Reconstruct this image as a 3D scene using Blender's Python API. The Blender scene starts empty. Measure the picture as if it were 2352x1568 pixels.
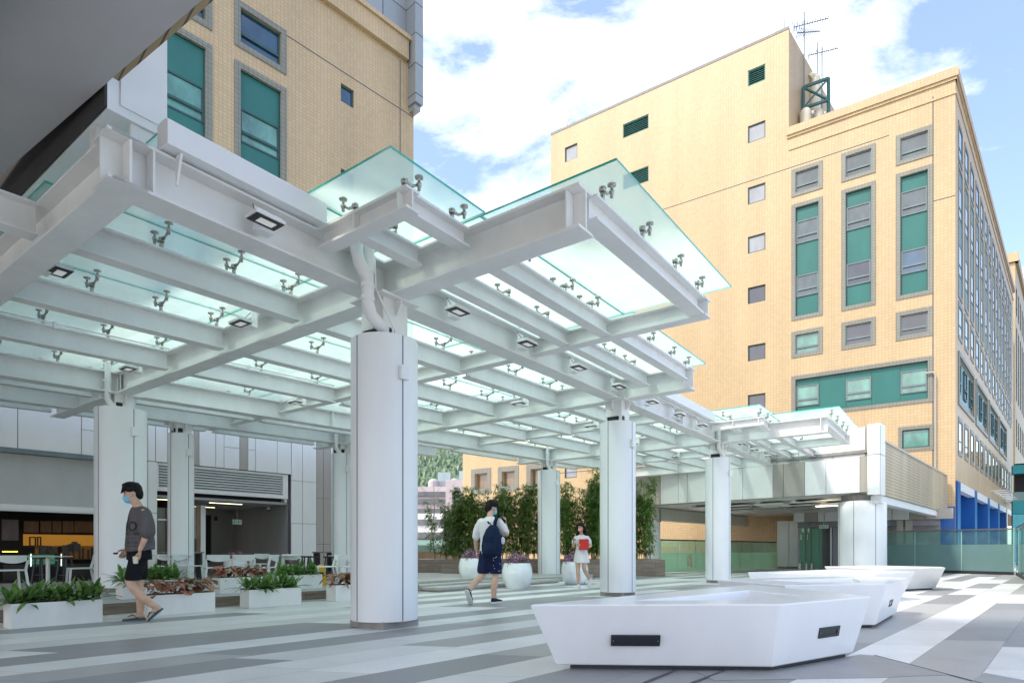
import bpy, bmesh, math, random
from mathutils import Vector, Matrix, noise
from mathutils.bvhtree import BVHTree
R = math.radians
random.seed(7)
S = bpy.context.scene
COL = S.collection
# ------------------------------------------------------------------ camera, sky, sun, exposure
HC = 0.90                      # eye height
FPX, PX, PY = 1415.0, 1176.0, 1263.0   # focal length, centre column and horizon row of the 2352 px wide photograph
cam = bpy.data.cameras.new('camera'); camo = bpy.data.objects.new('camera', cam); COL.objects.link(camo)
camo.location = (0, 0, HC); camo.rotation_euler = (R(90), 0, 0)
cam.sensor_width = 36; cam.lens = FPX/2352*36; cam.shift_y = (PY-784)/2352
cam.clip_start = 0.05; cam.clip_end = 3000
S.camera = camo
SUN_EL, SUN_AZ = R(52), math.atan2(-0.80, -0.42)    # direction towards the sun (x, y)
sv = Vector((-0.80, -0.42, 0)).normalized()
w = bpy.data.worlds.new('World'); S.world = w; w.use_nodes = True
nt = w.node_tree; nt.nodes.clear()
out = nt.nodes.new('ShaderNodeOutputWorld'); bg = nt.nodes.new('ShaderNodeBackground')
sky = nt.nodes.new('ShaderNodeTexSky'); sky.sky_type = 'NISHITA'; sky.sun_disc = False
sky.sun_elevation = SUN_EL; sky.sun_rotation = math.atan2(sv.x, sv.y); sky.dust_density = 0.7; sky.ozone_density = 1.6
tc = nt.nodes.new('ShaderNodeTexCoord'); mp = nt.nodes.new('ShaderNodeMapping'); mp.inputs['Scale'].default_value = (1.0, 1.0, 2.2)
n1 = nt.nodes.new('ShaderNodeTexNoise'); n1.inputs['Scale'].default_value = 3.4; n1.inputs['Detail'].default_value = 9; n1.inputs['Roughness'].default_value = 0.62; n1.inputs['Distortion'].default_value = 0.35
mp.inputs['Location'].default_value = (0.35, 0.1, 0.55)
sx = nt.nodes.new('ShaderNodeSeparateXYZ')
ma = nt.nodes.new('ShaderNodeMath'); ma.operation = 'MULTIPLY_ADD'; ma.inputs[1].default_value = -0.16; ma.inputs[2].default_value = 0.0
ad = nt.nodes.new('ShaderNodeMath'); ad.operation = 'ADD'
cr = nt.nodes.new('ShaderNodeValToRGB'); cr.color_ramp.elements[0].position = 0.40; cr.color_ramp.elements[1].position = 0.62
mx = nt.nodes.new('ShaderNodeMix'); mx.data_type = 'RGBA'; mx.inputs['B'].default_value = (8.6, 8.6, 8.8, 1)
hv = nt.nodes.new('ShaderNodeMix'); hv.data_type = 'RGBA'; hv.blend_type = 'ADD'; hv.inputs['Factor'].default_value = 1; hv.inputs['B'].default_value = (.8, .95, 1.2, 1)
L = nt.links.new
L(tc.outputs['Generated'], mp.inputs['Vector']); L(mp.outputs[0], n1.inputs['Vector']); L(tc.outputs['Generated'], sx.inputs[0])
L(sx.outputs['X'], ma.inputs[0]); L(n1.outputs['Fac'], ad.inputs[0]); L(ma.outputs[0], ad.inputs[1]); L(ad.outputs[0], cr.inputs[0])
L(cr.outputs['Color'], mx.inputs['Factor']); L(sky.outputs[0], hv.inputs['A']); L(hv.outputs['Result'], mx.inputs['A']); L(mx.outputs['Result'], bg.inputs['Color'])
bg.inputs['Strength'].default_value = 0.145; L(bg.outputs[0], out.inputs['Surface'])
sl = bpy.data.lights.new('sun', 'SUN'); sl.energy = 2.0; sl.angle = R(5); sl.color = (1.0, 0.93, 0.82)
slo = bpy.data.objects.new('sun', sl); COL.objects.link(slo)
sd = Vector((sv.x*math.cos(SUN_EL), sv.y*math.cos(SUN_EL), math.sin(SUN_EL)))
slo.rotation_euler = sd.to_track_quat('Z', 'Y').to_euler(); slo.location = (-20, -20, 60)
S.view_settings.view_transform = 'Standard'; S.view_settings.look = 'None'
S.view_settings.exposure = 0.90; S.view_settings.gamma = 1
S.render.resolution_x = 1024; S.render.resolution_y = 682
S.render.engine = 'CYCLES'
try:
    S.cycles.max_bounces = 8; S.cycles.transparent_max_bounces = 16; S.cycles.diffuse_bounces = 4; S.cycles.glossy_bounces = 3
    S.cycles.caustics_reflective = False; S.cycles.caustics_refractive = False
except Exception: pass

# ------------------------------------------------------------------ helpers
def tag(o, label=None, cat=None, group=None, kind=None):
    if label: o['label'] = label
    if cat: o['category'] = cat
    if group: o['group'] = group
    if kind: o['kind'] = kind
    return o
def empty(name, loc=(0,0,0), rz=0.0):
    o = bpy.data.objects.new(name, None); COL.objects.link(o); o.empty_display_size = 0.2
    o.location = loc; o.rotation_euler = (0, 0, rz); return o
class MB:
    def __init__(s): s.v = []; s.f = []; s.sm = False
    def quad(s, *p):
        n = len(s.v); s.v += [tuple(q) for q in p]; s.f.append(tuple(range(n, n+len(p)))); return s
    def box(s, a, b, m=None):
        x0,y0,z0 = a; x1,y1,z1 = b; n = len(s.v)
        P = [(x0,y0,z0),(x1,y0,z0),(x1,y1,z0),(x0,y1,z0),(x0,y0,z1),(x1,y0,z1),(x1,y1,z1),(x0,y1,z1)]
        if m: P = [tuple(m @ Vector(p)) for p in P]
        s.v += P
        s.f += [tuple(n+i for i in q) for q in ((0,3,2,1),(4,5,6,7),(0,1,5,4),(1,2,6,5),(2,3,7,6),(3,0,4,7))]; return s
    def prism(s, poly, z0, z1, taper=None):
        n = len(s.v); k = len(poly); low = taper or poly
        s.v += [(p[0],p[1],z0) for p in low] + [(p[0],p[1],z1) for p in poly]
        s.f.append(tuple(n+i for i in reversed(range(k)))); s.f.append(tuple(n+k+i for i in range(k)))
        for i in range(k): j = (i+1)%k; s.f.append((n+i, n+j, n+k+j, n+k+i))
        return s
    def rings(s, rings, cap=True):
        n = len(s.v); k = len(rings[0])
        for r in rings: s.v += [tuple(p) for p in r]
        for a in range(len(rings)-1):
            for i in range(k):
                j = (i+1)%k; s.f.append((n+a*k+i, n+a*k+j, n+(a+1)*k+j, n+(a+1)*k+i))
        if cap:
            s.f.append(tuple(n+i for i in reversed(range(k)))); m = n+(len(rings)-1)*k; s.f.append(tuple(m+i for i in range(k)))
        return s
    def tube(s, path, r, k=8, cap=True):
        P = [Vector(p) for p in path]; rr = r if isinstance(r, (list,tuple)) else [r]*len(P); rg = []
        up = None
        for i, p in enumerate(P):
            d = (P[min(i+1,len(P)-1)]-P[max(i-1,0)]).normalized()
            if up is None: up = Vector((0,0,1)) if abs(d.z) < .9 else Vector((1,0,0))
            a = d.cross(up).normalized(); up = a.cross(d).normalized(); b = up
            rg.append([p+a*math.cos(t)*rr[i]+b*math.sin(t)*rr[i] for t in [2*math.pi*q/k for q in range(k)]])
        return s.rings(rg, cap)
    def lathe(s, prof, k=24, c=(0,0)):
        return s.rings([[(c[0]+r*math.cos(2*math.pi*i/k), c[1]+r*math.sin(2*math.pi*i/k), z) for i in range(k)] for r, z in prof])
    def cyl(s, x, y, z0, z1, r, k=16): return s.lathe([(r,z0),(r,z1)], k, (x,y))
    def bar(s, p, q, wd, h):
        p = Vector(p); q = Vector(q); d = (q-p); l = d.length; d.normalize()
        up = Vector((0,0,1)) if abs(d.z) < .95 else Vector((0,1,0))
        a = d.cross(up).normalized(); b = a.cross(d).normalized()
        rg = [[o+a*sx*wd/2+b*sy*h/2 for sx,sy in ((-1,-1),(1,-1),(1,1),(-1,1))] for o in (p,q)]
        return s.rings(rg)
    def ibeam(s, p, q, zb, zt, wd, tf=.024, tw=.02):
        p = Vector((p[0],p[1],0)); q = Vector((q[0],q[1],0)); d = (q-p).normalized(); a = Vector((-d.y, d.x, 0)); h = wd/2; t = tw/2
        prof = [(-h,zb),(h,zb),(h,zb+tf),(t,zb+tf),(t,zt-tf),(h,zt-tf),(h,zt),(-h,zt),(-h,zt-tf),(-t,zt-tf),(-t,zb+tf),(-h,zb+tf)]
        rg = [[(o.x+a.x*u, o.y+a.y*u, z) for u,z in prof] for o in (p,q)]
        n = len(s.v)
        for r in rg: s.v += r
        for i in range(12): j=(i+1)%12; s.f.append((n+i,n+j,n+12+j,n+12+i))
        for o in (0,12):
            for c in ((0,1,2,3,10,11),(3,4,9,10),(4,5,6,7,8,9)): s.f.append(tuple(n+o+i for i in c))
        return s
    def mesh(s, name):
        me = bpy.data.meshes.new(name); me.from_pydata([tuple(v) for v in s.v], [], s.f)
        bm = bmesh.new(); bm.from_mesh(me); bmesh.ops.recalc_face_normals(bm, faces=bm.faces); bm.to_mesh(me); bm.free()
        return me
    def build(s, name, mat, parent=None, smooth=False, bevel=0):
        me = s.mesh(name)
        return link(name, me, mat, parent, smooth, bevel)
def link(name, me, mat, parent=None, smooth=False, bevel=0):
    o = bpy.data.objects.new(name, me); COL.objects.link(o)
    if mat:
        for m in (mat if isinstance(mat,(list,tuple)) else [mat]): me.materials.append(m)
    if parent: o.parent = parent
    if smooth:
        me.polygons.foreach_set('use_smooth', [True]*len(me.polygons))
        try: me.set_sharp_from_angle(angle=R(40))
        except Exception: pass
    if bevel:
        b = o.modifiers.new('bevel','BEVEL'); b.width = bevel; b.segments = 2; b.limit_method = 'ANGLE'
    return o
def copy_tree(o, parent=None):
    c = o.copy(); COL.objects.link(c)
    if parent: c.parent = parent
    for ch in list(o.children): copy_tree(ch, c)
    return c
# materials
def newmat(name):
    m = bpy.data.materials.new(name); m.use_nodes = True; return m, m.node_tree, m.node_tree.nodes['Principled BSDF']
def N(nt, t, **kw):
    n = nt.nodes.new(t)
    for k, v in kw.items(): setattr(n, k, v)
    return n
def plain(name, c, rough=.5, var=.06, metal=0.0, scale=3.0, bump=0.0, spec=.5, emit=None, es=0, coat=0):
    m, nt, b = newmat(name)
    tc = N(nt,'ShaderNodeTexCoord'); n = N(nt,'ShaderNodeTexNoise'); n.inputs['Scale'].default_value = scale; n.inputs['Detail'].default_value = 6
    n.inputs['Roughness'].default_value = .65
    mpv = N(nt,'ShaderNodeMapping'); mpv.inputs['Scale'].default_value = (1,1,.45); nt.links.new(tc.outputs['Object'], mpv.inputs[0]); nt.links.new(mpv.outputs[0], n.inputs['Vector'])
    r = N(nt,'ShaderNodeMapRange'); r.inputs['From Min'].default_value=.3; r.inputs['From Max'].default_value=.7
    r.inputs['To Min'].default_value = 1-var; r.inputs['To Max'].default_value = 1+var
    nt.links.new(n.outputs['Fac'], r.inputs['Value'])
    v = N(nt,'ShaderNodeVectorMath'); v.operation='SCALE'; v.inputs[0].default_value = c[:3]
    nt.links.new(r.outputs[0], v.inputs['Scale']); nt.links.new(v.outputs[0], b.inputs['Base Color'])
    b.inputs['Roughness'].default_value = rough; b.inputs['Metallic'].default_value = metal; b.inputs['Specular IOR Level'].default_value = spec
    if coat: b.inputs['Coat Weight'].default_value = coat; b.inputs['Coat Roughness'].default_value = .08
    if bump:
        bp = N(nt,'ShaderNodeBump'); bp.inputs['Strength'].default_value = bump; bp.inputs['Distance'].default_value = .01
        nt.links.new(n.outputs['Fac'], bp.inputs['Height']); nt.links.new(bp.outputs[0], b.inputs['Normal'])
    if emit: b.inputs['Emission Color'].default_value = (*emit,1); b.inputs['Emission Strength'].default_value = es
    return m
def tilemat(name, c, mortar, bw, bh, rough=.45, ms=.012, var=.10, streak=.10, offset=0.0):
    """grid of small wall tiles in the object's own x / z"""
    m, nt, b = newmat(name); Lk = nt.links.new
    tc = N(nt,'ShaderNodeTexCoord'); sp = N(nt,'ShaderNodeSeparateXYZ'); cb = N(nt,'ShaderNodeCombineXYZ')
    Lk(tc.outputs['Object'], sp.inputs[0])
    su = N(nt,'ShaderNodeMath', operation='ADD'); Lk(sp.outputs['X'], su.inputs[0]); Lk(sp.outputs['Y'], su.inputs[1])
    Lk(su.outputs[0], cb.inputs['X']); Lk(sp.outputs['Z'], cb.inputs['Y'])
    br = N(nt,'ShaderNodeTexBrick'); br.offset = offset; br.squash = 1
    br.inputs['Scale'].default_value = 1; br.inputs['Brick Width'].default_value = bw; br.inputs['Row Height'].default_value = bh
    br.inputs['Mortar Size'].default_value = ms; br.inputs['Mortar Smooth'].default_value = .3
    c2 = tuple(x*(1-var) for x in c)
    br.inputs['Color1'].default_value = (*c,1); br.inputs['Color2'].default_value = (*c2,1); br.inputs['Mortar'].default_value = (*mortar,1)
    Lk(cb.outputs[0], br.inputs['Vector'])
    n = N(nt,'ShaderNodeTexNoise'); n.inputs['Scale'].default_value = 1; n.inputs['Detail'].default_value = 6
    mpn = N(nt,'ShaderNodeMapping'); mpn.inputs['Scale'].default_value = (.9,.9,.13); Lk(tc.outputs['Object'], mpn.inputs[0]); Lk(mpn.outputs[0], n.inputs['Vector'])
    r = N(nt,'ShaderNodeMapRange'); r.inputs['From Min'].default_value=.3; r.inputs['From Max'].default_value=.72; r.inputs['To Min'].default_value=1-streak; r.inputs['To Max'].default_value=1+streak*.5
    Lk(n.outputs['Fac'], r.inputs[0])
    v = N(nt,'ShaderNodeVectorMath', operation='SCALE'); Lk(br.outputs['Color'], v.inputs[0]); Lk(r.outputs[0], v.inputs['Scale']); Lk(v.outputs[0], b.inputs['Base Color'])
    b.inputs['Roughness'].default_value = rough
    bp = N(nt,'ShaderNodeBump'); bp.inputs['Strength'].default_value=.25; bp.inputs['Distance'].default_value=.004; bp.invert = True
    Lk(br.outputs['Fac'], bp.inputs['Height']); Lk(bp.outputs[0], b.inputs['Normal'])
    return m
def glassmat(name, tint, trans, gloss=.12, rough=.02, diff=(.8,.9,.88), transl=.5):
    """thin architectural glass: see-through, partly milky, mirror-like at grazing angles"""
    m = bpy.data.materials.new(name); m.use_nodes = True; nt = m.node_tree; nt.nodes.clear(); Lk = nt.links.new
    o = N(nt,'ShaderNodeOutputMaterial'); t = N(nt,'ShaderNodeBsdfTransparent'); t.inputs[0].default_value = (*tint,1)
    d = N(nt,'ShaderNodeBsdfDiffuse'); d.inputs[0].default_value = (*diff,1); tl = N(nt,'ShaderNodeBsdfTranslucent'); tl.inputs[0].default_value = (*diff,1)
    dm = N(nt,'ShaderNodeMixShader'); dm.inputs[0].default_value = transl; Lk(d.outputs[0], dm.inputs[1]); Lk(tl.outputs[0], dm.inputs[2])
    a = N(nt,'ShaderNodeMixShader'); Lk(dm.outputs[0], a.inputs[1]); Lk(t.outputs[0], a.inputs[2])
    tc = N(nt,'ShaderNodeTexCoord'); n = N(nt,'ShaderNodeTexNoise'); n.inputs['Scale'].default_value = 1.3; n.inputs['Detail'].default_value = 7; Lk(tc.outputs['Object'], n.inputs['Vector'])
    r = N(nt,'ShaderNodeMapRange'); r.inputs['From Min'].default_value=.3; r.inputs['From Max'].default_value=.7; r.inputs['To Min'].default_value=trans-.06; r.inputs['To Max'].default_value=min(1,trans+.06)
    Lk(n.outputs['Fac'], r.inputs[0]); Lk(r.outputs[0], a.inputs[0])
    g = N(nt,'ShaderNodeBsdfGlossy'); g.inputs['Roughness'].default_value = rough; g.inputs[0].default_value = (.95,1,.98,1)
    lw = N(nt,'ShaderNodeLayerWeight'); lw.inputs['Blend'].default_value = .5; pw = N(nt,'ShaderNodeMath', operation='POWER'); Lk(lw.outputs['Facing'], pw.inputs[0]); pw.inputs[1].default_value = 3.5
    ge = N(nt,'ShaderNodeNewGeometry'); sb = N(nt,'ShaderNodeMath', operation='SUBTRACT'); sb.inputs[0].default_value = 1; Lk(ge.outputs['Backfacing'], sb.inputs[1])
    mq = N(nt,'ShaderNodeMath', operation='MULTIPLY_ADD'); Lk(pw.outputs[0], mq.inputs[0]); mq.inputs[1].default_value = gloss*5; mq.inputs[2].default_value = .035
    mz = N(nt,'ShaderNodeMath', operation='MULTIPLY'); Lk(mq.outputs[0], mz.inputs[0]); Lk(sb.outputs[0], mz.inputs[1])
    f = N(nt,'ShaderNodeMixShader'); Lk(mz.outputs[0], f.inputs[0]); Lk(a.outputs[0], f.inputs[1]); Lk(g.outputs[0], f.inputs[2]); Lk(f.outputs[0], o.inputs[0])
    return m
M = {}
M['steel'] = plain('white painted steel', (.77,.768,.755), .42, .07, scale=2.2, bump=.08)
M['steel2'] = plain('white powder coated panel', (.80,.805,.82), .33, .035, scale=1.1)
M['tank'] = plain('cream tank paint', (.62,.58,.46), .5, .08)
M['white'] = plain('white solid surface', (.84,.84,.865), .28, .035, scale=2.5, coat=.12)
M['ceramic'] = plain('white glazed pot', (.82,.84,.86), .12, .03, coat=.6)
M['planter'] = plain('matt white planter', (.78,.77,.74), .5, .05, scale=4)
M['inox'] = plain('stainless steel', (.42,.40,.37), .3, .15, metal=1.0, scale=30)
M['dark'] = plain('dark recess', (.02,.021,.023), .7, .2)
M['black'] = plain('black powder coat', (.022,.023,.03), .45, .1)
M['conc'] = plain('concrete', (.30,.28,.26), .85, .15, scale=9, bump=.3)
M['beige'] = tilemat('beige mosaic tile', (.60,.435,.245), (.44,.32,.19), .145, .145, ms=.011, streak=.09)
M['tan'] = tilemat('tan mosaic tile', (.60,.435,.26), (.43,.31,.19), .125, .11, ms=.010, streak=.12)
M['gtile'] = tilemat('grey mosaic tile', (.255,.25,.215), (.16,.16,.14), .145, .145, ms=.012, streak=.1)
M['soffit'] = plain('grey painted soffit', (.44,.43,.435), .9, .05, scale=1.5, bump=.0)
M['teal'] = plain('teal infill panel', (.022,.15,.135), .4, .10, scale=1.2)
M['tealframe'] = plain('dark teal window frame', (.035,.085,.09), .4, .1)
M['greyframe'] = plain('grey window frame', (.16,.21,.22), .35, .1)
M['glass'] = None
def pane(name, c, rough=.04, var=.5):
    m = plain(name, c, rough, var, scale=1.5, spec=1.0, coat=1.0); return m
M['pane'] = pane('window glass, grey', (.05,.075,.085))
M['pane_blue'] = pane('window glass, deep blue', (.015,.06,.12))
M['pane_dark'] = pane('window glass, dark', (.03,.03,.05))
M['pane_green'] = pane('window with green blind', (.09,.26,.21), .12)
M['pane_white'] = pane('translucent window', (.27,.28,.31), .2, .2)
M['roofglass'] = glassmat('pale green canopy glass', (.80,.93,.90), .58, diff=(.83,.94,.912), gloss=.10, transl=.95)
M['clearglass'] = glassmat('clear green glass', (.66,.82,.78), .90, diff=(.5,.75,.65))
M['frost'] = glassmat('frosted green glass', (.6,.8,.78), .22, diff=(.24,.38,.37), transl=.35)
M['frost2'] = glassmat('frosted lime glass', (.7,.9,.7), .25, diff=(.55,.78,.60), transl=.35)
M['edge'] = plain('green glass edge', (.03,.42,.33), .15, .15, coat=.5)
M['clad'] = plain('white cladding panel', (.80,.805,.785), .35, .03)
M['cladbeige'] = plain('beige cladding panel', (.40,.37,.33), .4, .05)
M['seam'] = plain('panel joint', (.10,.10,.12), .8, .1)
M['blue'] = plain('blue glazed cladding', (.01,.10,.36), .3, .15, scale=.6)
M['bluedk'] = plain('navy recess', (.006,.05,.20), .5, .2)
M['leafg'] = None
# ------------------------------------------------------------------ ground
def floor_material():
    m, nt, b = newmat('plaza paving'); Lk = nt.links.new
    tc = N(nt,'ShaderNodeTexCoord'); sp = N(nt,'ShaderNodeSeparateXYZ'); Lk(tc.outputs['Object'], sp.inputs[0])
    def mth(op, a, b_=None, c=None):
        n = N(nt,'ShaderNodeMath', operation=op)
        for i, v in enumerate((a,b_,c)):
            if v is None: continue
            if isinstance(v,(int,float)): n.inputs[i].default_value = v
            else: Lk(v, n.inputs[i])
        return n.outputs[0]
    X, Y = sp.outputs['X'], sp.outputs['Y']
    q = mth('ADD', mth('MULTIPLY', X, .739), mth('MULTIPLY', Y, -.673))       # across the strips
    s = mth('ADD', mth('MULTIPLY', X, .18), mth('MULTIPLY', Y, 1.0))       # along the strips, slanted ends
    q = mth('ADD', q, 207.29); s = mth('ADD', s, 200)
    row = mth('FLOOR', mth('DIVIDE', q, .47)); fq = mth('FRACT', mth('DIVIDE', q, .47))
    wn = N(nt,'ShaderNodeTexWhiteNoise'); wn.noise_dimensions = '1D'; Lk(row, wn.inputs['W'])
    s2 = mth('ADD', mth('DIVIDE', s, 1.25), mth('MULTIPLY', wn.outputs['Value'], 3.0))
    cell = mth('FLOOR', s2); fs = mth('FRACT', s2)
    cell2 = mth('FLOOR', mth('DIVIDE', cell, 2))
    cv = N(nt,'ShaderNodeCombineXYZ'); Lk(row, cv.inputs[0]); Lk(cell2, cv.inputs[1])
    w2 = N(nt,'ShaderNodeTexWhiteNoise'); w2.noise_dimensions = '2D'; Lk(cv.outputs[0], w2.inputs['Vector'])
    cv3 = N(nt,'ShaderNodeCombineXYZ'); Lk(row, cv3.inputs[0]); Lk(cell, cv3.inputs[1])
    w3 = N(nt,'ShaderNodeTexWhiteNoise'); w3.noise_dimensions = '2D'; Lk(cv3.outputs[0], w3.inputs['Vector'])
    ramp = N(nt,'ShaderNodeValToRGB'); ramp.color_ramp.interpolation = 'CONSTANT'
    e = ramp.color_ramp.elements; e[0].position = 0; e[0].color = (.80,.795,.78,1)
    e[1].position = .34; e[1].color = (.73,.72,.70,1)
    for p, c in ((.56,(.31,.31,.315,1)),(.80,(.42,.415,.405,1))):
        k = e.new(p); k.color = c
    par = mth('MULTIPLY', mth('FLOORED_MODULO', row, 2), .27)
    Lk(mth('ADD', mth('MULTIPLY', w2.outputs['Value'], .73), par), ramp.inputs[0])
    v = N(nt,'ShaderNodeMapRange'); v.inputs['To Min'].default_value=.88; v.inputs['To Max'].default_value=1.05; Lk(w3.outputs['Value'], v.inputs[0])
    no = N(nt,'ShaderNodeTexNoise'); no.inputs['Scale'].default_value = 2.5; no.inputs['Detail'].default_value = 8; Lk(tc.outputs['Object'], no.inputs['Vector'])
    v2 = N(nt,'ShaderNodeMapRange'); v2.inputs['From Min'].default_value=.3; v2.inputs['From Max'].default_value=.7; v2.inputs['To Min'].default_value=.93; v2.inputs['To Max'].default_value=1.05; Lk(no.outputs['Fac'], v2.inputs[0])
    joint = mth('MAXIMUM', mth('GREATER_THAN', mth('ABSOLUTE', mth('SUBTRACT', fq, .5)), .4935), mth('GREATER_THAN', mth('ABSOLUTE', mth('SUBTRACT', fs, .5)), .4975))
    j = mth('SUBTRACT', 1, mth('MULTIPLY', joint, .5))
    n5 = N(nt,'ShaderNodeTexNoise'); n5.inputs['Scale'].default_value = 38; n5.inputs['Detail'].default_value = 5; Lk(tc.outputs['Object'], n5.inputs['Vector'])
    g5 = N(nt,'ShaderNodeMapRange'); g5.inputs['From Min'].default_value=.3; g5.inputs['From Max'].default_value=.7; g5.inputs['To Min'].default_value=.93; g5.inputs['To Max'].default_value=1.04; Lk(n5.outputs['Fac'], g5.inputs[0])
    n6 = N(nt,'ShaderNodeTexNoise'); n6.inputs['Scale'].default_value = .9; n6.inputs['Detail'].default_value = 9; n6.inputs['Roughness'].default_value=.75; Lk(tc.outputs['Object'], n6.inputs['Vector'])
    g6 = N(nt,'ShaderNodeMapRange'); g6.inputs['From Min'].default_value=.56; g6.inputs['From Max'].default_value=.75; g6.inputs['To Min'].default_value=1; g6.inputs['To Max'].default_value=.84; Lk(n6.outputs['Fac'], g6.inputs[0])
    f = mth('MULTIPLY', mth('MULTIPLY', mth('MULTIPLY', v.outputs[0], v2.outputs[0]), j), mth('MULTIPLY', g5.outputs[0], g6.outputs[0]))
    sc = N(nt,'ShaderNodeVectorMath', operation='SCALE'); Lk(ramp.outputs[0], sc.inputs[0]); Lk(f, sc.inputs['Scale']); Lk(sc.outputs[0], b.inputs['Base Color'])
    rr = N(nt,'ShaderNodeMapRange'); rr.inputs['To Min'].default_value=.28; rr.inputs['To Max'].default_value=.5; Lk(no.outputs['Fac'], rr.inputs[0]); Lk(rr.outputs[0], b.inputs['Roughness'])
    bp = N(nt,'ShaderNodeBump'); bp.inputs['Strength'].default_value=.3; bp.inputs['Distance'].default_value=.003; Lk(j, bp.inputs['Height']); Lk(bp.outputs[0], b.inputs['Normal'])
    b.inputs['Specular IOR Level'].default_value = .4
    return m
M['paving'] = floor_material()
g = MB().quad((-45,-12,0),(45,-12,0),(45,60,0),(-45,60,0)).build('paving', M['paving']); tag(g, 'white and grey striped stone paving of the plaza', 'paving', kind='structure')
M['earth'] = plain('street ground', (.16,.17,.14), .9, .2, scale=.05)
g = MB().quad((-900,-400,-.3),(900,-400,-.3),(900,1400,-.3),(-900,1400,-.3)).build('ground', M['earth']); tag(g, 'ground around the plaza', 'ground', kind='structure')

# wood look tile
def woodmat():
    m, nt, b = newmat('wood look tile'); Lk = nt.links.new
    tc = N(nt,'ShaderNodeTexCoord'); sp = N(nt,'ShaderNodeSeparateXYZ'); cb = N(nt,'ShaderNodeCombineXYZ'); Lk(tc.outputs['Object'], sp.inputs[0])
    Lk(sp.outputs['X'], cb.inputs['X']); Lk(sp.outputs['Z'], cb.inputs['Y'])
    br = N(nt,'ShaderNodeTexBrick'); br.inputs['Scale'].default_value=1; br.inputs['Brick Width'].default_value=.9; br.inputs['Row Height'].default_value=.15; br.inputs['Mortar Size'].default_value=.003
    br.inputs['Color1'].default_value=(.23,.175,.135,1); br.inputs['Color2'].default_value=(.30,.235,.185,1); br.inputs['Mortar'].default_value=(.08,.06,.05,1); Lk(cb.outputs[0], br.inputs['Vector'])
    mp = N(nt,'ShaderNodeMapping'); mp.inputs['Scale'].default_value=(1.5,1.5,26); Lk(tc.outputs['Object'], mp.inputs[0])
    n = N(nt,'ShaderNodeTexNoise'); n.inputs['Scale'].default_value=1.6; n.inputs['Detail'].default_value=8; Lk(mp.outputs[0], n.inputs['Vector'])
    r = N(nt,'ShaderNodeMapRange'); r.inputs['From Min'].default_value=.3; r.inputs['From Max'].default_value=.7; r.inputs['To Min'].default_value=.72; r.inputs['To Max'].default_value=1.2; Lk(n.outputs['Fac'], r.inputs[0])
    v = N(nt,'ShaderNodeVectorMath', operation='SCALE'); Lk(br.outputs['Color'], v.inputs[0]); Lk(r.outputs[0], v.inputs['Scale']); Lk(v.outputs[0], b.inputs['Base Color']); b.inputs['Roughness'].default_value=.5
    return m
M['wood'] = woodmat()

# ------------------------------------------------------------------ canopy frame: local x runs along the plaza edge (t), local y runs across (p)
TH = math.atan2(.8033, .5955)
def TP(t, p, z=0): return Vector((.5955*t-.8033*p, .8033*t+.5955*p, z))
# cafe deck and steps
o = MB().box((-6,9.72,0),(17.5,22,.125)).build('cafe_deck', plain('deck paving',(.40,.40,.38),.5,.08)); o.rotation_euler=(0,0,TH); tag(o,'raised paved terrace in front of the cafe','terrace',kind='structure')
o = MB().box((-6,9.66,0.004),(9.6,9.719,.112)).box((-6,9.64,.112),(9.6,9.75,.15)).build('deck_edge', M['wood']); o.rotation_euler=(0,0,TH); tag(o,'brown wood look riser edging the cafe terrace','step edge',kind='structure')
M['stone'] = plain('granite nosing', (.46,.44,.40), .6, .12, scale=12)
o = MB().box((9.76,9.2,.004),(14.6,14,.04)).box((9.72,9.16,.04),(14.6,14,.09)).build('platform_step', M['stone']); o.rotation_euler=(0,0,TH); tag(o,'low stone step behind the round planters','step',kind='structure')
o = MB().box((9.9,10.25,.09),(14.2,14,.13)).box((9.86,10.2,.13),(14.2,14,.18)).build('platform_step', M['stone']); o.rotation_euler=(0,0,TH); tag(o,'upper stone step behind the round planters','step',kind='structure')

# ------------------------------------------------------------------ the canopy
ZB, ZT, ZG = 3.85, 4.25, 4.52
def p2(t): return 13.0 - .148*(t-5)
def p3(t): return 15.95 - .17*t
def fan(f, t): return 5.6 + f*(p2(t)-5.6)
FR = (.215, .47, .71)
canopy = empty('glass_canopy', (0,0,0), TH)
tag(canopy, 'white steel canopy roofed with point fixed pale green glass panels over the plaza', 'canopy')
def beam(name, p, q, zb, zt, wd, stiff=()):
    mb = MB().ibeam(p, q, zb, zt, wd)
    P = Vector((*p,0)); Q = Vector((*q,0)); d = (Q-P).normalized(); a = Vector((-d.y,d.x,0)); h = wd/2-.004
    for s in stiff:                       # stiffener plates
        c = P+d*s
        for sg in (-1,1):
            u = c+a*(.012*sg); v = c+a*(h*sg)
            mb.rings([[(u+d*k)[:2]+(zb+.02,) for k in (-.008,.008)]+[(v+d*k)[:2]+(zb+.02,) for k in (.008,-.008)],
                      [(u+d*k)[:2]+(zt-.02,) for k in (-.008,.008)]+[(v+d*k)[:2]+(zt-.02,) for k in (.008,-.008)]])
    return mb.build(name, M['steel'], canopy)
# main beams along t
beam('main_beam', (2.0,5.6), (22.9,5.6), ZB, ZT, .30, stiff=(.35, 3.0, 9.08, 12.2, 15.17))
beam('main_beam', (1.9,p2(1.9)), (21.5,p2(21.5)), ZB+.004, ZT-.004, .30, stiff=(3.1,7.5,9.2,15.3))
beam('main_beam', (1.9,p3(1.9)), (14.2,p3(14.2)), ZB+.004, ZT-.004, .28)
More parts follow.
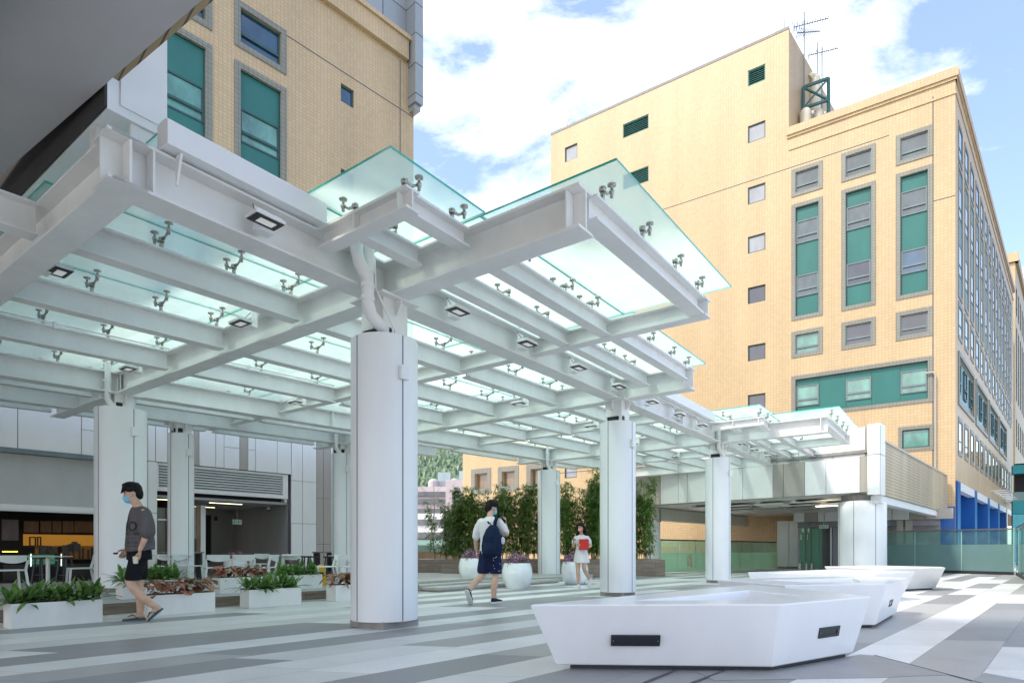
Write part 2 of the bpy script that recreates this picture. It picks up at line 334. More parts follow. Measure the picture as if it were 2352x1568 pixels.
# main cross beams along p (t, p_out, p_in)
TM = (2.17, 5.0, 11.08, 17.17, 22.7)
def pin(t): return p3(t)+1.25 if t < 12 else p2(t)+1.25
for t, po in ((2.17,5.45),(5.0,2.85),(11.08,4.07),(17.17,2.85),(22.9,4.07)):
    beam('main_beam', (t,po), (t,pin(t)), ZB+.002, ZT+.002, .27, stiff=(.14,) if po<5 else ())
# secondary cross beams
for t, po in ((8.12,2.78),(14.1,5.5),(20.3,2.78)):
    beam('cross_beam', (t,po), (t,pin(t)), 4.0, ZT-.006, .20)
# purlins along t
segs = [(1.75,2.05),(2.3,4.88),(5.12,8.03),(8.21,10.95),(11.2,14.01),(14.19,17.05),(17.3,20.2),(20.4,22.8)]
for f in FR:
    for a,b_ in segs: beam('purlin', (a,fan(f,a)), (b_,fan(f,b_)), 3.93, ZT-.01, .19)
for a,b_ in segs[:5]:
    for k in (.5,): beam('purlin', (a,(p2(a)+p3(a))/2), (b_,(p2(b_)+p3(b_))/2), 3.95, ZT-.01, .18)
    beam('purlin', (a,p3(a)+1.2), (b_,p3(b_)+1.2), 3.95, ZT-.01, .18)
for a,b_ in segs[5:7]: beam('purlin', (a,p2(a)+1.2), (b_,p2(b_)+1.2), 3.95, ZT-.01, .18)
# outer bays over the plaza edge and the small corner frames
for o_ in (0, 12.17):
    for p in (2.9, 4.25, 4.95): beam('purlin', (5.12+o_,p), (8.03+o_,p), 4.01, ZT-.01 if p>3 else ZT-.002, .17 if p>3 else .2)
    if o_ == 0 or True:
        e1 = 10.95+o_ if o_==0 else 22.8
        for p in (4.2, 4.93): beam('purlin', (8.21+o_,p), (e1,p), 4.01, ZT-.01, .17)
    beam('corner_frame', (4.03+o_,4.13), (4.03+o_,5.44), 4.04, ZT-.003, .17, stiff=(.75,))
    beam('corner_frame', (3.95+o_,4.25), (4.88+o_,4.25), 4.043, ZT-.006, .17)
    beam('corner_frame', (4.12+o_,4.93), (4.88+o_,4.93), 4.043, ZT-.006, .15)
# white gutter boxes along the outer beam
for a,b_ in ((2.40,3.98),(11.6,16.15)):
    MB().prism([(a,5.33),(b_,5.33),(b_,5.52),(a,5.52)], 4.27, 4.475).prism([(a+.003,5.36),(b_-.003,5.36),(b_-.003,5.49),(a+.003,5.49)], 4.475, 4.50).build('gutter', M['steel2'], canopy, bevel=.004)
    MB().rings([[(a+.12+k,5.36,4.265) for k in (0,.02)]+[(a+.12+k,5.45,4.265) for k in (.02,0)], [(a+.12+k,5.44,4.02) for k in (0,.02)]+[(a+.12+k,5.455,4.02) for k in (.02,0)]]).build('gutter_bracket', M['steel'], canopy)
# glass panels: each a slab with a darker green edge band
def panel(pts):
    z0, z1 = ZG-.012, ZG+.012
    mb = MB().prism([tuple(p) for p in pts], z0, z1)
    me = mb.mesh('glass_panel'); o = link('glass_panel', me, [M['roofglass'], M['edge']], canopy)
    for f in me.polygons:
        if abs(f.normal.z) < .5: f.material_index = 1
    return o
G = .008
def cell(t0,t1,pa,pb):
    pts = [(t0+G,pa(t0)+G),(t1-G,pa(t1)+G),(t1-G,pb(t1)-G),(t0+G,pb(t0)-G)]
    panel(pts)
tl = [2.12,5.0,8.12,11.08,14.1,17.17,20.3,22.9]
c_ = lambda v: (lambda t: v)
rows = [c_(5.45)]+[ (lambda t,f=f: fan(f,t)) for f in FR]+[p2]
for i in range(len(tl)-1):
    for j in range(4): cell(tl[i] if (i or j) else 2.46, tl[i+1], rows[j], rows[j+1])
    if i < 3:
        mid = lambda t:(p2(t)+p3(t))/2
        cell(tl[i],tl[i+1],p2,mid); cell(tl[i],tl[i+1],mid,p3); cell(tl[i],tl[i+1],p3,lambda t:p3(t)+1.6)
    elif i < 6: cell(tl[i],tl[i+1],p2,lambda t:p2(t)+1.5)
for o_ in (0,12.17):
    panel([(3.79+o_,4.17),(5.14+o_,4.17),(5.14+o_,5.435),(3.79+o_,5.435)])
    panel([(5.16+o_,2.62),(8.6+o_,2.62),(8.6+o_,4.25-G),(5.16+o_,4.25-G)])
    panel([(5.16+o_,4.25+G),(8.6+o_,4.25+G),(8.6+o_,5.435),(5.16+o_,5.435)])
    e1 = 11.86 if o_==0 else 22.9
    panel([(8.62+o_,4.1),(e1,4.1),(e1,5.435),(8.62+o_,5.435)])
# spider fittings: post, arms, articulated bolts with discs
def spider_mb(arms=((0,1),(0,-1)), ln=.17, zb=4.24):
    mb = MB(); mb.cyl(0,0,zb,4.35,.024,10); mb.lathe([(.031,4.345),(.034,4.36),(.034,4.385),(.028,4.39)],12)
    for ax, ay in arms:
        l = ln; mb.tube([(ax*.02,ay*.02,4.37),(ax*l*.55,ay*l*.55,4.375),(ax*l,ay*l,4.43)], [.021,.014,.013], 6)
        mb.lathe([(.016,4.375),(.016,4.41),(.025,4.415),(.025,4.445),(.014,4.45),(.012,4.487),(.042,4.493),(.042,4.507)], 12, (ax*l,ay*l))
    return mb
smesh = {}
def spider(t, p, kind):
    if kind not in smesh:
        arms = {'v':((0,1),(0,-1)),'i':((0,1),),'o':((1,0),),'w':((1,0),(0,1))}[kind]
        mb = spider_mb(arms, .17 if kind=='v' else .19)
        smesh[kind] = mb.mesh('spider_fitting'); smesh[kind].materials.append(M['inox'])
        smesh[kind].polygons.foreach_set('use_smooth',[True]*len(smesh[kind].polygons))
    return (t,p,kind)
sp = []
def row_sp(pf, kind, cells, offs=(.42,1.5,2.65)):
    for i in cells:
        a = (2.1,5.0,8.12,11.08,14.1,17.17,20.3)[i]
        oo = (.32,1.10,1.93,2.70) if i == 0 else offs
        for d in oo: sp.append(spider(a+d, pf(a+d), kind))
for o_, cl in ((0,(1,)),(12.17,(5,))):
    row_sp(c_(2.83),'o',cl,(.28,1.18,2.1,2.85)); row_sp(c_(4.25),'w',cl,(.9,1.9,2.6)); row_sp(c_(4.95),'i',cl,(.7,1.6,2.55))
row_sp(c_(4.2),'o',(2,),(.5,1.3,2.2,2.9)); row_sp(c_(4.93),'i',(2,),(.6,1.5,2.3))
row_sp(c_(4.2),'o',(6,),(.5,1.5)); 
for o_ in (0,12.17): sp += [spider(4.06+o_,4.27,'o'), spider(4.70+o_,4.25,'o'), spider(4.05+o_,4.97,'i'), spider(4.55+o_,4.93,'i')]
for fi, f in enumerate(FR): row_sp(lambda t,f=f: fan(f,t), 'v', (0,1,2,3,4,5))
row_sp(lambda t: p2(t), 'v', (0,1,2,3,4,5), (.5,2.4))
row_sp(lambda t: (p2(t)+p3(t))/2, 'v', (0,1,2), (.5,2.4))
sp.append(spider(2.7,5.6,'i'))
sp.sort(key=lambda s: TP(s[0],s[1]).length)
for t,p,k in sp[:96]:
    o = bpy.data.objects.new('spider_fitting', smesh[k]); COL.objects.link(o); o.parent = canopy; o.location = (t,p,0)
rest = MB()
for t,p,k in sp[96:]:
    me = smesh[k]; n = len(rest.v); rest.v += [(v.co.x+t,v.co.y+p,v.co.z) for v in me.vertices]; rest.f += [tuple(n+i for i in f.vertices) for f in me.polygons]
o = rest.build('spider_fitting', M['inox'], canopy, smooth=True); tag(o, kind='stuff')
# cable conduits clipped along two purlins
for f in (.47+.0,):
    pass
for a,b_ in ((2.3,4.9),(5.2,8.0),(8.2,10.9),(11.2,14)):
    f=FR[2]; MB().tube([(a,fan(f,a)-.08,4.275),((a+b_)/2,fan(f,(a+b_)/2)-.08,4.275),(b_,fan(f,b_)-.08,4.275)], .014, 8).box((a+1,fan(f,a+1)-.11,4.2),(a+1.04,fan(f,a+1)-.05,4.30)).build('conduit', M['steel'], canopy, smooth=True)

# floodlights hanging from the beams
fl = empty('floodlight')
MB().box((-.02,-.10,0),(.18-.0,-.085,.30)).box((-.02,-.22,-.012),(.18,-.085,0)).cyl(.08,-.16,0,.001,.02).build('bracket', M['steel'], fl)
hd = MB().prism([(-.20,-.46),(.20,-.46),(.20,-.20),(-.20,-.20)], .045, .085, taper=None).prism([(-.17,-.44),(.17,-.44),(.17,-.22),(-.17,-.22)], .085,.105).build('housing', M['steel'], fl, bevel=.006)
MB().box((-.185,-.445,.034),(.185,-.215,.0448)).build('bezel', M['black'], fl)
lens = plain('lamp lens', (.55,.56,.56), .25, .05, emit=(1,1,.97), es=.15)
MB().box((-.10,-.39,.030),(.115,-.27,.0338)).build('lens', lens, fl)
MB().tube([(-.02,-.25,.10),(-.05,-.22,.16),(-.06,-.16,.24),(-.03,-.10,.31)], .006, 6).build('cable', M['black'], fl)
spots = [(3.25,5.52,0,'over the large outer beam nearest the camera, at the left end of the canopy')]
spots += [(t,5.52,0,d) for t,d in ((5.95,'on the outer beam just right of the big near column'),(7.5,'second on the outer beam right of the big near column'),(9.0,'third on the outer beam right of the big near column'),
   (10.5,'beside the top of the second front column'),(12.0,'just beyond the second front column on the outer beam'),(13.5,'on the outer beam in the middle of the far gutter'),(15.0,'on the outer beam where the far gutter ends'),
   (18.3,'on the outer beam just beyond the third front column'),(19.6,'on the outer beam under the far cantilever'),(21.2,'last on the outer beam next to the bridge'))]
spots += [(2.3,8.24,math.pi/2,'at the left edge of the photo under the end beam'),(4.86,8.1,-math.pi/2,'on the cross beam left of the big near column'),(4.86,11.7,-math.pi/2,'above the thick left column'),
   (8.02,11.5,-math.pi/2,'on the middle cross beam left of the near column'),(10.94,7.75,-math.pi/2,'on the cross beam right of the near column'),(14.0,7.7,-math.pi/2,'on the middle cross beam left of the second front column'),
   (17.03,8.0,-math.pi/2,'on the cross beam left of the third front column'),(20.2,8.0,-math.pi/2,'farthest back beside the bridge')]
for i,(t,p,r,d) in enumerate(spots):
    c = fl if i == 0 else copy_tree(fl)
    c.scale = (.75,.75,.8); c.location = TP(t,p,3.93 if r==0 else 4.0); c.rotation_euler = (0,0,TH+r)
    tag(c, 'floodlight '+d, 'floodlight', 'floodlights hung from the canopy beams')

# ------------------------------------------------------------------ columns
def column(t, p, r, zb, ztop, label, boxa, pipe=False, stub=.17, world=None):
    w = world if world else TP(t,p)
    root = empty('round_column', (w[0],w[1],zb), TH); tag(root, label, 'column', 'round white columns of the canopy')
    H = ztop-zb
    MB().box((-r*.72,-r*.72,0),(r*.72,r*.72,.085)).build('plinth', M['conc'], root)
    MB().lathe([(r-.006,.08),(r,.087),(r,H-.006),(r-.006,H)], 72).lathe([(r*.99,H-.01),(r*.8,H-.02)],48).build('cladding', M['steel2'], root, smooth=True)
    def seam(mb, a):
        a -= TH; mb.box((r-.01,-.006,.09),(r+.0025,.006,H-.01), Matrix.Rotation(a,4,'Z'))
    view = math.atan2(-w[1],-w[0])
    mb = MB(); seam(mb, view+boxa); seam(mb, view+boxa-1.45); seam(mb, view+boxa+1.6); mb.build('joint', M['seam'], root)
    m = Matrix.Rotation(view+boxa-TH,4,'Z')
    MB().box((r,-.055,H-.52),(r+.06,.055,H-.36), m).build('junction_box', M['steel2'], root, bevel=.006)
    zc = ZB-zb
    if world is None or True:
        s = stub; k = MB().box((-s,-s,H+.12),(s,s,zc-.03)).box((-s,-s,H-.1),(-s+.02,-s+.06,H+.12)).box((s-.02,-s,H-.1),(s,s,H+.12)).box((-s,s-.02,H-.1),(s-.021,s,H+.12)).box((s-.2,-s,H-.1),(s-.021,-s+.02,H+.12))
        k.box((-s-.1,-s-.1,zc-.03),(s+.1,s+.1,zc-.002))
        for dx,dy in ((1,0),(-1,0),(0,1),(0,-1)):
            for q in (-.0,):
                a = Vector((dx*s,dy*s,0)); nrm = Vector((dx,dy,0)); tn = Vector((-dy,dx,0))*.01
                pts = [a+nrm*0+Vector((0,0,zc-.2)), a+nrm*.03+Vector((0,0,zc-.2)), a+nrm*.10+Vector((0,0,zc-.1)), a+nrm*.10+Vector((0,0,zc-.03)), a+Vector((0,0,zc-.03))]
                k.rings([[p_+tn for p_ in pts],[p_-tn for p_ in pts]])
        k.build('column_head', M['steel'], root)
        MB().box((-s+.02,-s+.022,H-.1),(s-.022,s-.022,H+.115)).build('head_recess', M['dark'], root)
    if pipe:
        ang = math.atan2(-w[1],-w[0])-TH
        dx, dy = (-.26,-.12) if pipe == 1 else (-.26,-.1)
        R_ = .055
        if pipe == 1:
            R_ = .068; P0 = [(-.62,-.25,zc+.6),(-.62,-.25,zc+.30),(-.58,-.25,zc+.18),(-.46,-.24,zc+.06),(-.46,-.24,zc-.20),(-.40,-.23,zc-.32),(-.27,-.21,zc-.38),(-.17,-.17,zc-.40),(-.15,-.16,zc-.52)]
            mb = MB().tube(P0, R_, 16).tube([(-.46,-.24,zc+.6),(-.46,-.24,zc+.06)], R_*.98, 16)
            for z in (zc+.12, zc-.05, zc-.19): mb.cyl(-.46,-.24,z,z+.05,R_+.008,18).box((-.46-.1,-.27,z+.01),(-.46-.06,-.25,z+.04))
            mb.tube([(-.33,-.16,zc+.42),(-.33,-.2,zc+.36),(-.33,-.22,zc+.0),(-.28,-.3,zc-.2),(-.12,-.28,zc-.38),(-.10,-.25,H-.05)], .014, 8)
        else:
            pts = [(dx,dy,zc+.55),(dx,dy,zc+.05),(dx,dy,zc-.13),(dx+.06,dy-.02,zc-.24),(dx+.14,dy-.07,zc-.33),(dx+.16,dy-.08,H-.05)]
            mb = MB().tube(pts, R_, 14)
            for z in (zc+.18, zc+.0): mb.cyl(dx,dy,z,z+.05,R_+.006,16).box((dx-.09,dy-.02,z+.01),(dx-.05,dy+.0,z+.04))
            mb.tube([(dx+.17,dy+.02,zc+.3),(dx+.16,dy+.02,zc-.05),(dx+.18,dy-.04,zc-.25),(dx+.2,dy-.06,H-.05)], .013, 8)
        mb.build('downpipe', M['steel'], root, smooth=True)
    return root
column(5.0,5.6,.392,0,3.37,'biggest round white column standing nearest the camera in the middle of the plaza', .55, pipe=1, stub=.19)
column(11.08,5.6,.352,0,3.41,'round white column second in the front row, behind the near white bench', .9)
column(17.17,5.6,.335,0,3.44,'slim round white column third in the front row, in front of the bridge', 1.05, pipe=2)
column(5.0,13.0,.43,.12,3.56,'thick round white column on the terrace behind the man in the grey T-shirt', .5, pipe=2)
column(17.17,11.2,.37,0,3.53,'round white column standing between the white flower pots', .75, pipe=2)
column(6.95,14.77,.275,.12,3.60,'thin round white column before the open louvred shutter', .6)
column(11.0,14.08,.275,.12,3.58,'thin round white column beside the cafe wall, seen just left of the biggest column', .5, pipe=2)
column(11.08,p2(11.08),.33,.0,3.5,'round white column hidden behind the biggest column', .5)

M['slabg'] = plain('grey paving slab',(.32,.32,.325),.42,.12,scale=3)
def fl(x,y): Y = HC*FPX/(y-PY); return ((x-PX)/FPX*Y, Y)
for k,pts in enumerate((((1600,1542),(1800,1534),(1975,1503),(2012,1505.5),(2184,1549),(2010,1556),(1640,1562)),((2230,1565),(2262,1545),(2352,1562),(2420,1600),(2230,1600)))):
    o = MB().prism([fl(*p) for p in pts],.001,.004).build('paving_slab', M['slabg']); tag(o,'grey diagonal paving slab before the nearest bench' if k==0 else 'grey paving slab at the lower right corner','paving',kind='structure')
a,b_ = fl(2009.7,1504.6), fl(2420,1612); o = MB().bar((a[0],a[1],.0035),(b_[0],b_[1],.0035),.014,.004).build('drain_slot', M['seam']); tag(o,'thin dark diagonal joint in the paving','joint',kind='structure')
for p,q in (((1480,1568),(1560,1536)),((1590,1568),(1672,1537))):
    a,b_ = fl(*p),fl(*q); o = MB().bar((a[0],a[1],.0055),(b_[0],b_[1],.0055),.022,.004).build('drain_slot', M['seam']); tag(o,'dark slot in the paving before the nearest bench','joint',kind='structure')
# ------------------------------------------------------------------ buildings
# every facade is a wall plane: origin, heading of its own x axis (rightwards seen from the plaza); -y is outwards
FA = math.atan2(-.5705,.8213)      # front face of the big building on the right
SA = math.atan2(.7338,.6794)       # its long side, also the building on the left and the cafe wall
def uz(o, ang, x, y):              # point of a wall plane seen at a place of the 2352 px wide photograph
    k = (x-PX)/FPX; dx, dy = math.cos(ang), math.sin(ang)
    u = (k*o[1]-o[0])/(dx-k*dy); Y = o[1]+u*dy
    return u, HC-(y-PY)/FPX*Y
class Wall:
    def __init__(s, root, o, ang, u0, u1, z0, z1): s.root=root; s.o=o; s.ang=ang; s.r=(u0,u1,z0,z1); s.holes=[]
    def place(s, ob):
        rl = s.root.location
        ob.parent = s.root; ob.location = (s.o[0]-rl[0], s.o[1]-rl[1], -rl[2]); ob.rotation_euler=(0,0,s.ang); return ob
    def add(s, name, mb, mat, parent=None, smooth=False, bevel=0):
        ob = mb.build(name, mat, None, smooth, bevel)
        if parent is None: s.place(ob)
        else: ob.parent = parent       # same frame as its parent mesh
        return ob
    def skin(s, name, mat, depth=.16, back=None):
        u0,u1,z0,z1 = s.r
        hs = [h for h in s.holes if h[1]>u0 and h[0]<u1]
        U = sorted({u0,u1,*[min(max(h[0],u0),u1) for h in hs],*[min(max(h[1],u0),u1) for h in hs]}); Z = sorted({z0,z1,*[min(max(h[2],z0),z1) for h in hs],*[min(max(h[3],z0),z1) for h in hs]})
        mb = MB()
        for i in range(len(U)-1):
            j = 0
            while j < len(Z)-1:
                um = (U[i]+U[i+1])/2
                if any(h[0]<um<h[1] and h[2]<(Z[j]+Z[j+1])/2<h[3] for h in hs): j += 1; continue
                k = j
                while k < len(Z)-1 and not any(h[0]<um<h[1] and h[2]<(Z[k]+Z[k+1])/2<h[3] for h in hs): k += 1
                mb.quad((U[i],0,Z[j]),(U[i+1],0,Z[j]),(U[i+1],0,Z[k]),(U[i],0,Z[k])); j = k
        for a,b,c,d in hs:
            mb.quad((a,0,c),(a,depth,c),(a,depth,d),(a,0,d)); mb.quad((b,0,c),(b,0,d),(b,depth,d),(b,depth,c))
            mb.quad((a,0,d),(a,depth,d),(b,depth,d),(b,0,d)); mb.quad((a,0,c),(b,0,c),(b,depth,c),(a,depth,c))
        me = bpy.data.meshes.new(name); me.from_pydata(mb.v, [], mb.f); ob = link(name, me, mat); s.place(ob); return ob
    def window(s, u0,u1,z0,z1, glass='pane', split=.33, frame='greyframe', d=.10, hole=True, blind=None, name='window', fw=.055):
        if hole: s.holes.append((u0,u1,z0,z1))
        mb = MB().box((u0,d-.04,z0),(u0+fw,d+.03,z1)).box((u1-fw,d-.04,z0),(u1,d+.03,z1)).box((u0+fw,d-.04,z0),(u1-fw,d+.03,z0+fw)).box((u0+fw,d-.04,z1-fw),(u1-fw,d+.03,z1))
        if split:
            zs = z0+(z1-z0)*split; mb.box((u0+fw,d-.045,zs-.03),(u1-fw,d+.03,zs+.03))
            mb.box((u0+fw,d-.06,zs-.06),(u1-fw,d-.046,zs-.031))
        w = s.add(name, mb, M[frame])
        s.add('pane', MB().box((u0+fw,d,z0+fw),(u1-fw,d+.02,z1-fw)), M[glass], parent=w)
        return w
    def surround(s, u0,u1,z0,z1, wd=.19, mat='gtile', pr=.03):
        a,b,c,d = u0-wd,u1+wd,z0-wd,z1+wd
        return s.add('window_surround', MB().box((a,-pr,c),(b,.004,z0)).box((a,-pr,z1),(b,.004,d)).box((a,-pr,z0),(u0,.004,z1)).box((u1,-pr,z0),(b,.004,z1)), M[mat])
M['pane_brown'] = pane('bronze window glass', (.20,.12,.05), .3, .5)  # brown tint for the panes of the low wing
# ---- right building
C0 = (20.3, 28.2)
rb = empty('hospital_block', (C0[0],C0[1],0)); tag(rb, 'big beige tiled building with teal window strips and a taller windowless stair wing', 'building')
f = lambda x,y: uz(C0, FA, x, y)
zr = lambda x,y: f(x,y)[1]
UL = f(1265,1000)[0]; US = f(1812,300)[0]; UX = f(1063,1000)[0]
Wh = Wall(rb, C0, FA, UL, US, 0, 28.15)      # tall wing
Wl = Wall(rb, C0, FA, US, 0, 0, 22.1)        # main block
Wx = Wall(rb, C0, FA, UX, UL, 0, 8.2)        # low wing on the left
K = .6226; X0 = 1205.9
cx = lambda c: X0+K*c
cols = [(998,1083),(1183,1277),(1385,1486)]
# rows measured on the left column
zrow = lambda a,b: (zr(cx(998),K*b), zr(cx(998),K*a))
R1 = zrow(637,712); ST = zrow(767,1168); WA = zrow(818,900); WB = zrow(1018,1096); R3 = zrow(1236,1306)
BT = (zr(cx(998),K*1508)-.25, zr(cx(998),K*1400)); WC=(zr(cx(998),K*1500), zr(cx(998),K*1425))
blinds = [['pane','pane','pane'],['pane','pane','pane'],['pane','pane_dark','pane_blue'],['pane_green','pane_dark','pane_dark'],['pane_green','pane_green','pane_green']]
for ci,(a,b) in enumerate(cols):
    u0, u1 = f(cx(a),500)[0], f(cx(b),500)[0]
    Wl.window(u0,u1,*R1, glass=blinds[0][ci]); Wl.surround(u0,u1,*R1)
    Wl.holes.append((u0,u1,*ST)); Wl.surround(u0,u1,*ST)
    for za_,zb_ in ((ST[0]+.03,WB[0]),(WB[1],WA[0]),(WA[1],ST[1]-.03)): Wl.add('infill_panel', MB().box((u0+.03,.11,za_),(u1-.03,.13,zb_)), M['teal'])
    Wl.add('panel_frame', MB().box((u0,.05,ST[0]),(u0+.03,.14,ST[1])).box((u1-.03,.05,ST[0]),(u1,.14,ST[1])).box((u0+.03,.05,ST[0]),(u1-.03,.14,ST[0]+.03)).box((u0+.03,.05,ST[1]-.03),(u1-.03,.14,ST[1])), M['tealframe'])
    Wl.window(u0+.03,u1-.03,*WA, glass=blinds[1][ci], hole=False); Wl.window(u0+.03,u1-.03,*WB, glass=blinds[2][ci], hole=False)
    Wl.window(u0,u1,*R3, glass=blinds[3][ci]); Wl.surround(u0,u1,*R3)
ub0, ub1 = f(cx(998),500)[0], f(cx(1486),500)[0]
Wl.holes.append((ub0,ub1,*BT)); Wl.surround(ub0,ub1,*BT)
prev = ub0+.03
for ci,(a,b) in enumerate(cols):
    u0,u1 = f(cx(a),500)[0], f(cx(b),500)[0]
    if ci==0: u0 += .03
    if ci==2: u1 -= .03
    if u0-prev > .05: Wl.add('infill_panel', MB().box((prev,.11,BT[0]+.03),(u0-.012,.13,BT[1]-.03)), M['teal'])
    prev = u1+.012
    Wl.add('infill_panel', MB().box((u0,.112,BT[0]+.03),(u1,.132,WC[0])), M['teal']); Wl.add('infill_panel', MB().box((u0,.112,WC[1]),(u1,.132,BT[1]-.03)), M['teal'])
    Wl.window(u0,u1,*WC, glass=blinds[4][ci], hole=False)
Wl.add('panel_frame', MB().box((ub0,.05,BT[0]),(ub0+.03,.14,BT[1])).box((ub1-.03,.05,BT[0]),(ub1,.14,BT[1])).box((ub0+.03,.05,BT[0]),(ub1-.03,.14,BT[0]+.03)).box((ub0+.03,.05,BT[1]-.03),(ub1-.03,.14,BT[1])).box((ub0+.03,.135,BT[0]),(ub1-.03,.15,BT[1])), M['tealframe'])
# lower right window with green blind
a,zb_ = f(2072,1030); b,zt_ = f(2135,978); Wl.window(a,b,zr(2072,1030),zr(2072,988), glass='pane_green', split=0, frame='tealframe'); Wl.surround(a,b,zr(2072,1030),zr(2072,988), wd=.16)
# louvres and small windows of the tall wing
def louvre(W, u0,u1,z0,z1):
    W.holes.append((u0,u1,z0,z1)); mb = MB(); fw=.05
    mb.box((u0,.03,z0),(u0+fw,.12,z1)).box((u1-fw,.03,z0),(u1,.12,z1)).box((u0+fw,.03,z0),(u1-fw,.12,z0+fw)).box((u0+fw,.03,z1-fw),(u1-fw,.12,z1))
    z = z0+fw+.03
    while z < z1-fw-.06: mb.quad((u0+fw,.05,z),(u1-fw,.05,z),(u1-fw,.11,z+.07),(u0+fw,.11,z+.07)); z += .11
    w = W.add('louvre', mb, M['louvre']); W.add('backing', MB().box((u0,.13,z0),(u1,.14,z1)), M['dark'], parent=w)
M['louvre'] = plain('teal louvre', (.06,.21,.18), .5, .1)
u0,u1 = f(cx(822),500)[0], f(cx(887),500)[0]
louvre(Wh,u0,u1,zr(cx(822),K*321),zr(cx(822),K*262))
for q,(a,b) in enumerate(((467,530),(693,756),(875,937),(1062,1122),(1275,1333),(1457,1510))):
    Wh.window(u0,u1,zr(cx(822),K*b),zr(cx(822),K*a), glass='pane_white' if q<3 else 'pane_dark', split=0, frame='tealframe', d=.08 if q<3 else .12)
l0,l1 = f(cx(361),500)[0], f(cx(456),500)[0]
louvre(Wh,l0,l1,zr(cx(361),K*512),zr(cx(361),K*460)); louvre(Wh,l0,l1,zr(cx(456),K*668),zr(cx(456),K*611))
s0,s1 = f(cx(147),500)[0], f(cx(193),500)[0]
Wh.window(s0,s1,zr(cx(147),K*600),zr(cx(147),K*546), glass='pane_white', split=0, frame='tealframe')
Wh.window(*[f(x,500)[0] for x in (1297,1325)], zr(1297,1098), zr(1297,1052), glass='pane_white', split=0, frame='tealframe')
for (a,b,c,d) in ((1091,1119,1088,1124),(1153,1182,1083,1117),(1219,1248,1077,1114)):
    z0,z1 = zr(a,d),zr(a,c); ua,ub = f(a,500)[0],f(b,500)[0]
    Wx.window(ua,ub,z0,z1, glass='pane_brown', split=0, frame='gtile', fw=.09, d=.3); Wx.surround(ua,ub,z0,z1, wd=.34)
Wh.skin('wall', M['beige']); Wl.skin('wall', M['beige']); Wx.skin('wall', M['beige'], depth=.35)
Wx.add('parapet', MB().box((UX,-.05,8.2),(UL,.5,8.45)), M['beige'])
# joints in the tiling
zj = zr(cx(510),K*773)
Wl.add('movement_joint', MB().box((f(2143,500)[0]-.02,-.006,0),(f(2143,500)[0]+.02,.003,22.0)).box((f(2143,500)[0]+.02,-.005,zr(2190,450)-.02),(0,.003,zr(2190,450)+.02)).box((US,-.004,zj-.02),(f(2059,500)[0]-.3,.003,zj+.02)), M['seam'])
Wh.add('movement_joint', MB().box((f(1520,500)[0],-.004,zj-.02),(US,.003,zj+.02)), M['seam']); Wh.add('movement_joint', MB().box((UL,-.004,5.9),(US,.003,5.94)), M['seam'])
# parapet and cornice of the main block
Wl.add('parapet', MB().box((US-.1,-.12,22.55),(.12,.5,22.95)).box((US-.1,-.06,22.42),(.06,.5,22.547)).box((US,-.04,21.78),(.04,.0,21.88)).box((US,.003,22.1),(.004,.5,22.42)), M['beige'])
Wh.add('parapet', MB().box((UL,-.02,28.15),(US,.35,28.3)), M['conc'])
# long side
sd_o = C0
g_ = lambda x,y: uz(C0, SA, x, y)
USE = g_(2327,1000)[0]
Ws = Wall(rb, C0, SA, 0, USE, 4.1, 22.1)
pit = 2.13; u_s = .82
n = int((USE-.6)/pit)
z_ = {'a':(19.35,20.8),'s':(12.95,18.8),'c':(11.0,12.35),'b':(7.9,10.0),'e':(5.55,6.95)}
proto = {}
def side_inst(key, u, zz, glass='pane'):
    if key not in proto:
        a,b = 0,1.05
        P = MB().box((-.02,-.035,zz[0]-.2),(b+.22,.0,zz[0]+.003)).box((-.02,-.035,zz[1]),(b+.22,.0,zz[1]+.2)).box((-.02,-.035,zz[0]+.003),(.06,.0,zz[1])).box((b+.14,-.035,zz[0]+.003),(b+.22,.0,zz[1]))
        sr = P.mesh('window_surround'); sr.materials.append(M['gtile'])
        tp = MB(); ws_ = []
        wins = [zz] if key!='s' else [(12.95+.9,12.95+2.35),(12.95+3.6,12.95+5.05)]
        if key=='s': tp.box((.061,.0,zz[0]+.004),(b+.139,.06,zz[1]-.004))
        for w0,w1 in wins:
            fr = MB().box((.062,-.015,w0),(.12,.055,w1)).box((b+.08,-.015,w0),(b+.138,.055,w1)).box((.12,-.015,w0),(b+.08,.055,w0+.06)).box((.12,-.015,w1-.06),(b+.08,.055,w1)).box((.12,-.02,w0+.46),(b+.08,.055,w0+.52))
            pn = MB().box((.12,-.006,w0+.06),(b+.08,.04,w1-.06))
            f1 = fr.mesh('window'); f1.materials.append(M['tealframe']); p1 = pn.mesh('pane'); p1.materials.append(M['pane_sky']); ws_.append((f1,p1))
        t1 = tp.mesh('infill_panel') if tp.v else None
        if t1: t1.materials.append(M['tealgrey'])
        proto[key] = (sr,ws_,t1)
    sr,ws_,t1 = proto[key]
    for i_,(f1,p1) in enumerate(ws_):
        w = bpy.data.objects.new('window', f1); COL.objects.link(w); w.parent = rb
        w.location = (u*math.cos(SA)+.0, u*math.sin(SA), 0); w.rotation_euler=(0,0,SA)
        for nm, me in (('window_surround',sr),('pane',p1),('infill_panel',t1)):
            if me and (i_==0 or nm=='pane'):
                c = bpy.data.objects.new(nm, me); COL.objects.link(c); c.parent = w
    Ws.holes.append((u+.06,u+1.19,zz[0]+.003,zz[1]))
M['pane_sky'] = pane('reflecting window', (.10,.14,.17), .03); M['tealgrey'] = plain('grey teal panel', (.10,.20,.22), .35, .1)  # lighter, greyer teal for the panels of the long side
for i in range(n):
    u = u_s+i*pit
    for k in 'asce': side_inst(k, u, z_[k])
